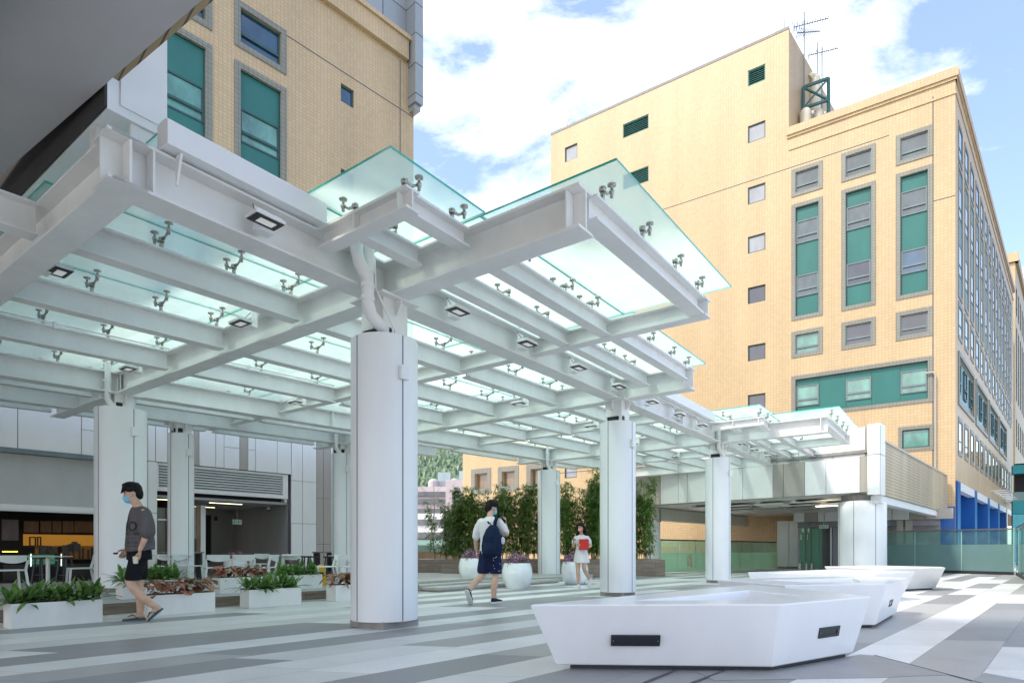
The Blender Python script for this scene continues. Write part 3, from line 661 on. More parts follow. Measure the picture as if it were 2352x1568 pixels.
for i in range(0, n-2, 3):
    u0 = u_s+i*pit+.13; u1 = u0+2*pit+.95
    if u1 > USE: break
    Ws.holes.append((u0,u1,*z_['b'])); Ws.surround(u0,u1,*z_['b'], wd=.2, pr=.06)
    Ws.add('infill_panel', MB().box((u0,.07,z_['b'][0]),(u1,.09,z_['b'][1])), M['tealgrey'])
    for k in range(3): Ws.window(u0+k*pit, u0+k*pit+.9, 8.35, 9.75, glass='pane_sky', hole=False, frame='tealframe', d=.04, split=.35)
Ws.skin('wall', M['tan'], depth=.08)
Ws.add('parapet', MB().box((-.1,-.12,22.551),(USE+.3,.5,22.948)).box((-.05,-.06,22.42),(USE,.5,22.549)).box((-.03,-.04,21.782),(USE,.0,21.878)).box((0,.003,22.1),(USE,.5,22.42)), M['tan'])
# body behind, roofs
def plan(o, ang, u, v): return (o[0]+u*math.cos(ang)-v*math.sin(ang), o[1]+u*math.sin(ang)+v*math.cos(ang))
def slab(name, pts, z0, z1, mat, root):
    mb = MB().prism([(p[0]-root.location[0], p[1]-root.location[1]) for p in pts], z0, z1); return mb.build(name, mat, root)
bk = plan(C0,SA,USE,0)
slab('roof', [plan(C0,FA,US,.3), plan(C0,FA,-.3,.4), plan(C0,SA,USE-.1,.4), (bk[0]-20,bk[1]+14)], 22.0, 22.1, M['conc'], rb)
# side of the tall wing
UT = 9.2
ow = plan(C0,FA,US,0)
Wt = Wall(rb, ow, SA, 0, UT, 22.1, 28.15); Wt.skin('wall', M['tan'])
Wt.add('wall', MB().box((0,.02,20),(UT,.5,28.1)), M['tan'])
slab('roof', [plan(C0,FA,UL,.3), plan(C0,FA,US-.35,.4), plan(ow,SA,UT,.4), (ow[0]-8,ow[1]+12)], 28.0, 28.1, M['conc'], rb)
# blue colonnade under the long side
for i in range(8):
    u = .25+i*6.35*.98
    if u > USE-1: break
    Ws.add('pillar', MB().box((u,-.06,-.3),(u+.9,1.59,4.095)), M['blue'], bevel=.01)
    if i < 6: Ws.add('lintel', MB().box((u+.901,-.04,3.72),(u+6.2,.25,4.10)), M['steel2'])
    Ws.add('recess_panel', MB().box((u+.751,1.6,-.3),(min(u+6.22,USE),1.7,4.3)), M['blue'])
    Ws.add('recess_joint', MB().box((u+2.3,1.585,-.3),(u+2.33,1.6,4.1)).box((u+4.2,1.585,-.3),(u+4.23,1.6,4.1)).box((u+.751,1.587,1.9),(min(u+6.2,USE),1.6,1.93)), M['seam'])
Ws.add('recess_ceiling', MB().box((0,.003,4.12),(USE,1.7,4.3)), M['steel2'])
Wl.add('blue_base', MB().box((-2.6,-.12,-.3),(-.02,-.02,2.9)).box((-2.6,-.6,-.3),(-2.5,-.12,2.9)), M['blue'])
mb = MB()
for i in range(9):
    u = 14.5+i*1.75; mb.box((u,-.8,4.62),(u+.09,-.02,4.66))
mb.box((14.4,-.3,4.52),(29,-.24,4.58)); Ws.add('sunshade_fin', mb, M['steel2'])
# rain pipe on the front
Wl.add('rain_pipe', MB().tube([(f(2147,1000)[0]-.35,-.12,9.15),(f(2147,1000)[0]-.05,-.12,9.15),(f(2147,1000)[0]+.02,-.12,9.0),(f(2147,1000)[0]+.02,-.12,3)], .045, 10), M['cladbeige'], smooth=True)
# roof things
def antenna(x,y,z,h,lab,nb):
    r = empty('tv_antenna',(x,y,z)); tag(r, lab, 'antenna', 'rooftop antennas')
    MB().tube([(0,0,0),(0,0,h)], .035, 6).build('mast', M['greyframe'], r)
    for k,(zz,ln,az) in enumerate(nb):
        mb = MB(); d = Vector((math.cos(az),math.sin(az),0)); e = Vector((-d.y,d.x,0)); c = Vector((0,0,zz))
        mb.tube([c-d*ln*.3,c+d*ln*.7], .022, 5)
        for i in range(14):
            q = c+d*ln*(-.28+.97*i/13); w_ = .32-.012*i; mb.tube([q-e*w_,q+e*w_], .014, 4)
        for s_ in (-1,1): mb.tube([c-d*ln*.3+Vector((0,0,0)), c-d*ln*.36+Vector((0,0,.35*s_))], .014, 4)
        mb.build('aerial', M['black'], r)
def at(x,y,Y): return ((x-PX)/FPX*Y, Y, HC-(y-PY)/FPX*Y)
a = at(1847,140,33.7); antenna(a[0],a[1],22.1,at(0,28,33.7)[2]-22.1,'tall rooftop antenna mast with long comb aerial beside the stair wing',((at(0,57,33.7)[2]-22.1,1.7,-.35),(at(0,75,33.7)[2]-22.1,1.2,-.1)))
a = at(1877,160,35); antenna(a[0],a[1],22.1,at(0,98,35)[2]-22.1,'shorter rooftop antenna mast to the right of the tall one',((at(0,123,35)[2]-22.1,1.5,-.35),))
a = at(1888,160,35.6); antenna(a[0],a[1],22.1,at(0,105,35.6)[2]-22.1,'thin bare antenna mast at the right of the group',())
def vent(x,ytop,Y,wd,lab,el):
    a = at(x,ytop,Y); r = empty('roof_tank',(a[0],a[1],22.1)); tag(r,lab,'tank','cream tanks on the roof'); h = a[2]-22.1; q = wd/FPX*Y/2
    MB().lathe([(q,0),(q,h-q),(q*.93,h-q*.5),(q*.6,h-q*.1),(.02,h)], 20).build('shell', M['tank'], r, smooth=True)
    if el: MB().tube([(0,0,h-q*.6),(-q*.9,-q*.2,h-q*.4),(-q*1.4,-q*.3,h-q*.9)],[q*.8,q*.8,q*.75],14).build('elbow', M['tank'], r, smooth=True)
    MB().tube([(q*.8,-q,h-q*1.5),(q*1.0,-q*1.2,h-q*1.5)], q*.3, 10).build('hatch', M['steel'], r)
vent(1850,250,33.1,24,'squat cream tank at the foot of the stair wing',False); vent(1880,252,33.6,22,'squat cream tank right of the first one',False); vent(1872,174,34.8,24,'tall cream tank with a bent outlet behind the steel bracing frame',True)
a = at(1845,250,33.4); b = at(1903,235,33.2)
fr = empty('steel_frame',(a[0],a[1],22.1)); tag(fr,'dark green cross braced steel frame on the roof','frame')
d = Vector((b[0]-a[0],b[1]-a[1],0)); zt1 = at(0,201,33.4)[2]-22.1; zt2 = at(0,180,33.2)[2]-22.1; zb1 = at(0,249,33.4)[2]-22.1
mb = MB().bar((0,0,0),(0,0,zt1),.13,.13).bar((0,0,zt1),(d.x,d.y,zt2),.13,.13).bar((d.x,d.y,0),(d.x,d.y,zt2),.13,.13).bar((0,0,zb1),(d.x,d.y,zb1+.3),.12,.12)
mb.bar((0,0,zb1),(d.x,d.y,zt2),.09,.09).bar((0,0,zt1),(d.x,d.y,zb1+.3),.09,.09); mb.build('bracing', plain('dark green steel',(.02,.09,.09),.4,.1), fr)
a = at(1791,68,32.6); o = MB().box((-.22,-.06,-.9),(.22,.14,1.05), Matrix.Rotation(.08,4,'X')).build('panel_antenna', M['steel'], None, bevel=.02); o.location=(a[0],a[1],28.3); o.rotation_euler=(0,.06,FA); tag(o,'grey panel antenna leaning on the stair wing roof corner','antenna')
a = at(1297,275,40.6); o = MB().box((-.2,-.08,-.4),(.2,.1,.75), Matrix.Rotation(.15,4,'Y')).tube([(.35,0,-.4),(.35,0,1.0)],.03,6).tube([(.2,0,.75),(.6,0,.65)],.03,6).build('panel_antenna', M['steel'], None); o.location=(a[0],a[1],28.35); o.rotation_euler=(0,-.2,FA); tag(o,'white panel antenna on the far left roof corner of the stair wing','antenna')
# further block down the street
nb_o = plan(C0,SA,USE+2.2,-.0)
nb_ = empty('far_block',(nb_o[0],nb_o[1],0)); tag(nb_,'farther beige tiled block rising behind the long side of the main building','building')
Wf = Wall(nb_, nb_o, FA, -9, 0, 3, 25.8); Wf.skin('wall', M['beige']); Wf.add('parapet', MB().box((-9,-.2,25.8),(.25,.4,26.6)), M['beige'])
Wg = Wall(nb_, nb_o, SA, 0, 34, 3, 25.8)
for i in range(14):
    u = 1+i*2.3
    for zz in ((21.5,24),(14,20.5),(10,12.5),(6,8.5)): Wg.window(u,u+1.2,*zz, glass='pane_sky', frame='tealframe', d=.05)
Wg.skin('wall', M['tan'], depth=.08); Wg.add('parapet', MB().box((-.2,-.2,25.8),(34,.4,26.6)), M['tan'])
# teal terraces at the far right edge
o_ = at(2326,1100,46)
tt = empty('teal_terrace_block',(o_[0],o_[1],0)); tag(tt,'teal balconied block at the right edge of the photo','building')
Wt2 = Wall(tt,(o_[0],o_[1]),FA,0,12,0,7)
zz = lambda y: HC-(y-PY)/FPX*46
M['teal2'] = plain('bright teal render',(.01,.24,.27),.5,.1); M['teal3'] = plain('pale teal render',(.10,.45,.48),.5,.1)
Wt2.add('balcony', MB().box((0,0,zz(1088)),(12,1,zz(1068))).box((0,0,zz(1180)),(12,1,zz(1150))), M['teal2'])
Wt2.add('railing_panel', MB().box((0,.02,zz(1150)+.01),(12,.06,zz(1130))), M['frost'])
Wt2.add('wall', MB().box((0,0,-.3),(12,1,zz(1181))), M['teal3'])
Wt2.add('recess', MB().box((.2,1.5,0),(12,1.6,zz(1060))), M['dark'])
Wt2.add('wall', MB().box((1,-.2,zz(1068)+.02),(12,1,zz(1030))), M['beige'])
# ---- building on the left
LO = (-15.7, 10.0); EL = 17.7
lb = empty('left_block',(LO[0],LO[1],0)); tag(lb,'tan tiled building with teal window strips rising at the upper left behind the canopy','building')
WL = Wall(lb, LO, SA, -6, EL, 4.6, 18.9)
h_ = lambda x,y: uz(LO, SA, x, y)
a0,a1 = h_(552,200)[0], h_(645,200)[0]
za = lambda y: h_(552,y)[1]
WL.window(a0,a1,za(97),za(17), glass='pane_blue', frame='tealframe', split=.33); WL.surround(a0,a1,za(97),za(17), wd=.18)
def strip(W, a0,a1, ztop, wz, zbot):
    W.holes.append((a0,a1,zbot,ztop)); W.surround(a0,a1,zbot,ztop, wd=.18)
    zs = [ztop]+[z for w_ in wz for z in w_]+[zbot]; mb = MB()
    for k in range(0,len(zs),2): W.add('infill_panel', MB().box((a0+.02,.08,zs[k+1]),(a1-.02,.10,zs[k])), M['teal'])
    W.add('panel_frame', MB().box((a0,.04,zbot),(a0+.02,.12,ztop)).box((a1-.02,.04,zbot),(a1,.12,ztop)).box((a0,.04,ztop-.02),(a1,.12,ztop)), M['tealframe'])
    for k,w_ in enumerate(wz): W.window(a0+.02,a1-.02,w_[1],w_[0], glass='pane_green' if k==0 else 'pane_blue', hole=False, frame='tealframe')
flr = za(97)-za(320)
strip(WL, a0,a1, za(158), [(za(243),za(322)),(za(243)-flr,za(322)-flr)], 4.9)
dB = h_(600,200)[0]-h_(450,200)[0]
b1 = h_(472,200)[0]; b0 = b1-(a1-a0)
WL.window(b0,b1,za(97),za(17), glass='pane_blue', frame='tealframe', split=.33); WL.surround(b0,b1,za(97),za(17), wd=.18)
strip(WL, b0,b1, za(158), [(za(243),za(322)),(za(243)-flr,za(322)-flr)], 4.9)
c0,c1 = h_(783,200)[0], h_(813,200)[0]; zc_ = lambda y: h_(783,y)[1]
for dz in (0, flr, 2*flr): WL.window(c0,c1,zc_(232)-dz,zc_(190)-dz, glass='pane_blue', split=0, frame='tealframe')
WL.skin('wall', M['tan'], depth=.14)
WL.add('movement_joint', MB().box((h_(655,200)[0]+.02,-.004,h_(700,110)[1]-.0),(EL,.003,h_(700,110)[1]+.035)).box((h_(918,200)[0],-.005,5),(h_(918,200)[0]+.035,.003,18.8)), M['seam'])
WL.add('parapet', MB().box((-6,-.16,18.9),(h_(933,100)[0],.3,19.6)).box((-6,-.24,19.6),(h_(935,100)[0]+.05,.3,19.75)), M['tan'])
def metal():
    m, nt, b = newmat('grey metal cladding'); Lk = nt.links.new
    tc = N(nt,'ShaderNodeTexCoord'); sp = N(nt,'ShaderNodeSeparateXYZ'); cb = N(nt,'ShaderNodeCombineXYZ'); Lk(tc.outputs['Object'], sp.inputs[0])
    su = N(nt,'ShaderNodeMath', operation='ADD'); Lk(sp.outputs['X'], su.inputs[0]); Lk(sp.outputs['Y'], su.inputs[1]); Lk(su.outputs[0], cb.inputs['X']); Lk(sp.outputs['Z'], cb.inputs['Y'])
    br = N(nt,'ShaderNodeTexBrick'); br.offset=0; br.inputs['Scale'].default_value=1; br.inputs['Brick Width'].default_value=1.5; br.inputs['Row Height'].default_value=1.1; br.inputs['Mortar Size'].default_value=.02
    br.inputs['Color1'].default_value=(.33,.35,.37,1); br.inputs['Color2'].default_value=(.37,.39,.41,1); br.inputs['Mortar'].default_value=(.06,.06,.07,1); Lk(cb.outputs[0], br.inputs['Vector']); Lk(br.outputs['Color'], b.inputs['Base Color'])
    b.inputs['Roughness'].default_value=.35; b.inputs['Metallic'].default_value=.3; return m
M['metal'] = metal()
um = h_(937,200)[0]
WL.add('metal_cladding', MB().box((um,-.45,17.3),(EL+.1,5,26)).box((um+.05,-.35,17.1),(EL+.05,5,17.297)).box((9.5,.1,19.755),(um-.002,5,26)), M['metal'], bevel=.01)
WL.add('louvre', (lambda mb: [mb.box((h_(780,10)[0],.02,z),(h_(822,10)[0],.098,z+.07)) for z in [20.2+.14*i for i in range(16)]] and mb)(MB()), M['greyframe'])
WL.add('end_wall', MB().box((EL-.02,.003,-.0),(EL,10,17.09)), M['tan'])
# ---- slab of the building overhead with tiled edge, and the white edge box under it
ov = empty('overhead_block',(-8,3,0)); tag(ov,'grey soffit of the building overhead with a tiled edge at the top left corner','building')
zs_ = 4.9
e1 = Vector(((465-PX)/FPX*((zs_-HC)*FPX/1263), (zs_-HC)*FPX/1263)); e2 = Vector(((258-PX)/FPX*((zs_-HC)*FPX/1083), (zs_-HC)*FPX/1083))
dd = (e2-e1).normalized(); q1 = e1-dd*6; q2 = e2+dd*16; nn = Vector((-dd.y,dd.x)); 
if nn.dot(Vector((0,0))-e1) < 0: nn = -nn
sgn = -1
def rel(p): return (p[0]+8,p[1]-3)
back = nn*9
MB().prism([rel(q1),rel(q2),rel(q2+back),rel(q1+back)], zs_, zs_+.5).build('soffit', M['soffit'], ov)
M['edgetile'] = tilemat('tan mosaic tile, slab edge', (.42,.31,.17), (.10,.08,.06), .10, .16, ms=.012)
o = MB().prism([rel(q1-nn*.05),rel(e2-nn*.05),rel(e2-nn*.003),rel(q1-nn*.003)], zs_+.006, zs_+6).build('tiled_edge', M['edgetile'], ov)
MB().prism([rel(q1+nn*1.0),rel(q2+nn*1.0),rel(q2+nn*1.5),rel(q1+nn*1.5)], zs_-.25, zs_-.002).build('downstand_beam', M['dark'], ov)
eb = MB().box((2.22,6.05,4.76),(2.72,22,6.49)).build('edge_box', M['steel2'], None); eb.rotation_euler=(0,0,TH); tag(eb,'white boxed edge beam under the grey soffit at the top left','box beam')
MB().box((2.32,6.035,4.84),(2.715,6.0495,6.47)).build('end_panel', M['steel2'], eb, bevel=.003)
MB().box((2.42,6.08,4.25),(2.72,6.12,4.757)).build('hanger', M['steel'], eb)
MB().box((2.24,6.35,4.27),(2.30,6.5,4.757)).box((2.2,6.4,4.35),(2.34,6.6,4.5)).build('hanger', M['steel'], eb)
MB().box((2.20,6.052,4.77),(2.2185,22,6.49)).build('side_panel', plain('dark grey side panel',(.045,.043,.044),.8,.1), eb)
# ------------------------------------------------------------------ bridge block with cladding, entrance, balustrades
P_, Q_ = (5.6,24.8), (11.15,19.25)
BA = math.atan2(Q_[1]-P_[1], Q_[0]-P_[0]); BL = math.hypot(Q_[0]-P_[0],Q_[1]-P_[1])
br = empty('footbridge',(Q_[0],Q_[1],0)); tag(br,'white and beige clad footbridge on a fat round column with a tiled side wall','footbridge')
WB = Wall(br, P_, BA, 0, BL, 2.72, 3.85)
b_ = lambda x: uz(P_, BA, x, 1000)[0]
EDG = [(1440,'b'),(1476,'b'),(1500,'b'),(1518,'w'),(1564,'w'),(1589,'w'),(1690,'w'),(1742,'w'),(1826,'b'),(1856,'b'),(1914,'w'),(1973.5,'w'),(2067*.0+2051.5-.0,'b')]
def clad(W, edges, z0, z1, off=0.0, ext=None):
    us = [b_(x) if not ext else x for x,_ in edges]
    for i,(x,c) in enumerate(edges):
        a = us[i]; b = us[i+1] if i+1 < len(us) else None
        if b is None: break
        W.add('cladding_panel', MB().box((a+.008,off,z0),(b-.008,off+.06,z1)), M['clad' if c=='w' else 'cladbeige'])
ED = [(1400,'b'),(1476,'b'),(1497,'b'),(1518,'w'),(1564,'w'),(1589,'w'),(1742,'w'),(1825,'b'),(1856,'b'),(1914,'w'),(1973,'b'),(1996,'w')]
# measured joints of the lower band (photo columns)
J = [(1400,'b'),(1470,'b'),(1496,'b'),(1517,'w'),(1558,'w'),(1579,'w'),(1706,'w'),(1775,'b'),(1799,'b'),(1848,'w'),(1897,'w'),(1975,'b'),(1997,'x')]
clad(WB, J, 2.73, 3.85)
WB.add('backing', MB().box((-1.5,.065,2.75),(b_(1997),.3,3.83)), M['seam'])
J2 = [(1400,'b'),(1500,'b'),(1575,'w'),(1690,'b'),(1724,'b'),(1776,'w'),(1825,'w'),(1905,'w'),(1980,'b'),(2004,'x')]
clad(WB, J2, 3.86, 4.83, off=.35)
WB.add('backing', MB().box((-1.5,.415,3.86),(b_(2000),.6,4.81)).box((-1.5,.0,3.852),(b_(1997),.35,3.858)), M['seam'])
WB.add('roof_louvre', MB().box((b_(1840),1.2,4.85),(b_(1925),1.3,5.0)), M['metal'])
# corner box and tiled side wall
Qc = (11.33,18.95); 
CB = Wall(br, Qc, SA, 0, 12.6, 2.5, 4.3)
CB.add('corner_panel', MB().box((-.0,-.02,2.62),(.30,.25,3.84)).box((.31,-.02,2.62),(.56,.25,3.84)).box((-.0,-.02,3.86),(.30,.25,4.80)).box((.31,-.02,3.86),(.56,.25,4.80)), M['clad'])
cw = math.hypot(Qc[0]-plan(P_,BA,b_(1999),0)[0], Qc[1]-plan(P_,BA,b_(1999),0)[1])
CF = Wall(br, Qc, BA, 0,1,0,1)
CF.add('corner_panel', MB().box((-cw-.02,-.10,2.62),(-.003,-.02,3.84)).box((-cw-.02,-.10,3.86),(-.003,-.02,4.80)), M['clad'])
M['oldtile'] = tilemat('weathered tan tile', (.50,.385,.235), (.16,.12,.08), 3.0, .105, ms=.010, streak=.28, var=.05)
CB.add('tiled_wall', MB().box((.57,0,2.62),(12.35,.3,4.28)), M['oldtile'])
CB.add('coping', MB().box((.57,-.04,4.281),(12.5,.34,4.34)).box((12.352,-.03,2.6),(12.6,.33,4.28)), M['cladbeige'])
CB.add('edge_beam', MB().box((.4,.05,2.38),(12.2,.35,2.617)), M['steel2'])
# soffit
sf = [plan(P_,BA,-1.5,.3), plan(P_,BA,BL,.3), plan(Qc,SA,.3,.36), plan(Qc,SA,11.6,.36), plan(C0,FA,-1.2,-.2), plan(C0,FA,-11.5,-.25)]
slab('bridge_soffit', sf, 2.70, 2.9, plain('cream soffit',(.66,.64,.58),.7,.06), br)
slab('bridge_roof', sf, 4.0, 4.1, M['conc'], br)
a_ = plan(P_,BA,-.6,.5); b2_ = plan(C0,FA,-9.2,-.6)
MB().bar((a_[0]-Q_[0],a_[1]-Q_[1],2.42),(b2_[0]-Q_[0],b2_[1]-Q_[1],2.42),.5,.5).build('downstand_beam', plain('beige painted beam',(.60,.57,.50),.7,.05), br)
# hanging ceiling rafts
rw = random.Random(4)
for i in range(4):
    for j in range(3):
        c = plan(P_,BA,1.6+i*1.3+(j%2)*.5, 1.6+j*1.5)
        m = Matrix.Translation((c[0]-Q_[0],c[1]-Q_[1],2.58+.05*((i+j)%2))) @ Matrix.Rotation(BA,4,'Z') @ Matrix.Rotation(.06*(1 if (i+j)%2 else -1),4,'X')
        MB().box((-.5,-.45,-.025),(.5,.45,.012), m).box((-.45,-.4,.02),(-.3,.4,.1), m).build('ceiling_raft', M['cladbeige'] if (i*j)%3==1 else M['clad'], br)
c = plan(P_,BA,5.9,2.2); MB().box((-.35,-.08,-.02),(.35,.08,.01), Matrix.Translation((c[0]-Q_[0],c[1]-Q_[1],2.5)) @ Matrix.Rotation(BA,4,'Z')).build('ceiling_lamp', plain('lit diffuser',(.9,.85,.7),.5,.0,emit=(1,.85,.6),es=3), br)
# fat column of the bridge
cc = (11.45,20.15)
r = empty('round_column',(cc[0],cc[1],0)); tag(r,'fat round white column carrying the corner of the footbridge','column')
MB().lathe([(.69,.05),(.70,.06),(.70,2.47),(.69,2.48)],80).build('cladding', M['steel2'], r, smooth=True)
MB().lathe([(.6,2.48),(.6,2.70)],40).lathe([(.5,0),(.5,.06)],30).build('core', M['conc'], r, smooth=True)
mb = MB()
for a in (-.45,.75,-1.6): mb.box((.69,-.007,.06),(.703,.007,2.47), Matrix.Rotation(math.atan2(-cc[1],-cc[0])+a*.75,4,'Z'))
mb.build('joint', M['seam'], r)
r = empty('round_column',(6.0,26.2,0)); tag(r,'pale round column under the left end of the footbridge','column')
MB().lathe([(.30,.45),(.30,2.1)],40).build('cladding', M['steel2'], r, smooth=True); MB().lathe([(.34,2.1),(.34,2.69)],40).lathe([(.27,0),(.27,.45)],30).build('core', M['inox'], r, smooth=True)
# entrance block
ea = FA; eo = ((1785-PX)/FPX*30.6, 30.6)
en = empty('entrance_lobby',(eo[0],eo[1],0)); tag(en,'white panelled doorway with dark recess under the footbridge','entrance')
WE = Wall(en, eo, FA, 0,9,0,3); e_ = lambda x: uz(eo,FA,x,1000)[0]
WE.add('wall', MB().box((0,0,.1),(e_(1812)-.01,.9,2.34)).box((e_(1812)+.01,0,.1),(e_(1832),.9,2.34)), M['clad'])
WE.add('plinth', MB().box((.02,.05,0),(e_(1832)-.02,.8,.1)), M['conc'])
hd = [(1826,'w'),(1851,'b'),(1881,'w'),(1896,'w'),(1960,'w'),(2050,'w'),(2090,'b'),(2125,'b'),(2190,'w')]
for i in range(len(hd)-1):
    WE.add('header_panel', MB().box((e_(hd[i][0])+.01,-.35,2.26),(e_(hd[i+1][0])-.01,-.05,2.70)), M['clad' if hd[i][1]=='w' else 'cladbeige'])
WE.add('recess_wall', MB().box((e_(1832),.85,0),(e_(2160),.9,2.69)).box((e_(1832)+.001,-.04,2.0),(e_(2160),.84,2.25)), plain('dim lobby wall',(.30,.29,.31),.6,.15))
WE.add('door_frame', MB().box((e_(1836),.5,0),(e_(1839),.6,2.0)).box((e_(1903),.5,0),(e_(1907),.6,2.0)).box((e_(1836),.5,2.0),(e_(1925),.6,2.06)), M['clad'])
WE.add('door_leaf', MB().box((e_(1909),.55,.05),(e_(1919),.6,2.0)).box((e_(1923),.55,.05),(e_(1934),.6,2.0)), plain('lilac grey door',(.36,.36,.42),.5,.05))
WE.add('column_strip', MB().box((e_(2060),-.2,0),(e_(2075),-.1,2.25)).box((e_(2080),-.2,0),(e_(2096),-.1,2.25)), M['cladbeige'])
M['scr'] = plain('mint green board',(.16,.36,.25),.5,.06); 
def flat_text(name, s, size, mat, parent=None, ext=.002):
    cu = bpy.data.curves.new(name,'FONT'); cu.body = s; cu.size = size; cu.extrude = ext; cu.align_x='CENTER'; cu.align_y='CENTER'
    t = bpy.data.objects.new(name, cu); COL.objects.link(t); dg = bpy.context.evaluated_depsgraph_get(); me = bpy.data.meshes.new_from_object(t.evaluated_get(dg)); 
    bpy.data.objects.remove(t); me.materials.clear(); return link(name, me, mat, parent)
for i,(x0,x1) in enumerate(((1845,1857),(1858.5,1868),(1869.5,1886),(1880,1892))):
    t = empty('screen_board',(*plan(eo,FA,e_(x0),-.9+(.12*i)),0),FA); tag(t,('leftmost narrow mint green board with taped notices by the entrance','second mint green board with taped notices by the entrance','widest mint green board by the entrance','mint green board nearest the lilac doors')[i],'screen','mint green boards stored by the entrance')
    wv = e_(x1)-e_(x0); MB().box((0,0,.05),(wv,.03,2.02-.04*i)).build('board', M['scr'], t); MB().box((-.05,-.06,0),(.05,.1,.28)).build('foot', M['inox'], t)
    if i < 2: MB().box((wv*.35,-.004,1.75),(wv*.75,-.001,1.93)).box((.03,-.004,1.4),(wv*.35,-.001,1.65)).build('notice', M['clad'], t)
M['green_em'] = plain('exit green',(.02,.35,.15),.4,.0,emit=(.05,.8,.35),es=.05)
c = plan(eo,FA,e_(1893),-.12); t = empty('exit_sign',(c[0],c[1],2.02),FA); tag(t,'small white hanging EXIT sign over the boards at the entrance','sign')
MB().box((-.2,0,-.09),(.2,.03,.09)).box((-.01,.01,.09),(.01,.02,.25)).build('sign_box', M['clad'], t); o = flat_text('lettering','EXIT',.15,M['green_em'],t); o.rotation_euler=(R(90),0,0); o.location=(0,-.004,0)
c = plan(eo,FA,e_(1925),.5); t = MB().box((-.12,0,-.18),(.12,.02,.18)).build('notice_board', plain('blue notice',(.03,.16,.45),.5,.1), None); t.location=(c[0]+.05,c[1]-.1,1.0); t.rotation_euler=(0,0,FA); tag(t,'small blue notice beside the lilac door at the entrance','sign')

# balustrades: lower half frosted, upper half clear, rail on top
def balustrade(pts, z0, zf, z1, label, fm, rail=.05, n=(3,), name='glass_balustrade', railmat='inox', knum=True, base=True):
    o = empty(name,(pts[0][0],pts[0][1],0)); tag(o,label,'balustrade')
    for s in range(len(pts)-1):
        a = Vector(pts[s]); b = Vector(pts[s+1]); ln = (b-a).length; ang = math.atan2(b.y-a.y,b.x-a.x); k = n[s]; w_ = ln/k
        for i in range(k):
            for nm, za_, zb_, mt in (('frosted_pane',z0,zf,fm),('clear_pane',zf,z1,'clearglass')):
                q = MB().box((i*w_+.012,-.008,za_),((i+1)*w_-.012,.008,zb_)).build(nm, M[mt], o); q.location=(a.x-pts[0][0],a.y-pts[0][1],0); q.rotation_euler=(0,0,ang)
        q = MB().box((0,-rail,z1-.002),(ln,rail,z1+.05)).build('handrail', M[railmat], o); q.location=(a.x-pts[0][0],a.y-pts[0][1],0); q.rotation_euler=(0,0,ang)
        for i in range(0 if s==0 else 1,k+1): q = MB().box((i*w_-.010,-.012,z0),(i*w_+.010,.012,z1-.003)).build('glass_edge', M['edge2'], o); q.location=(a.x-pts[0][0],a.y-pts[0][1],0); q.rotation_euler=(0,0,ang)
        if base:
            q = MB().box((0,-.02,0),(ln,.02,z0-.002)).build('base_channel', M['black'], o); q.location=(a.x-pts[0][0],a.y-pts[0][1],0); q.rotation_euler=(0,0,ang)
    return o
M['edge2'] = plain('pale green glass edge',(.35,.6,.52),.2,.05)
balustrade([(15.6,26.6),(18.25,22.4)],.12,1.12,1.66,'frosted teal glass balustrade with steel rail across the right end of the plaza','frost',n=(3,))
balustrade([(18.30,22.35),(8.9,9.8)],.10,1.12,1.66,'frosted teal glass balustrade running towards the viewer at the right edge','frost',n=(7,))
bq = balustrade([(5.75,23.8),(13.3,31.0)],.03,.80,1.28,'pale green glass balustrade before the tiled wall under the footbridge','frost2',n=(8,),railmat='black',rail=.03,base=False)
ang = math.atan2(7.2,7.55)
for k,dd_ in enumerate((1.95,5.0)):
    q = MB()
    for (x0,z0,x1,z1) in ((0,.25,.07,.68),(.07,.25,.3,.31),(.07,.62,.25,.68),(.2,.31,.32,.62),(.2,.68,.32,.74),(.3,.2,.42,.27)): q.box((x0,-.016,z0),(x1,-.010,z1))
    q = q.build('emblem', M['beige'], bq); q.location=(dd_*math.cos(ang),dd_*math.sin(ang),0); q.rotation_euler=(0,0,ang)

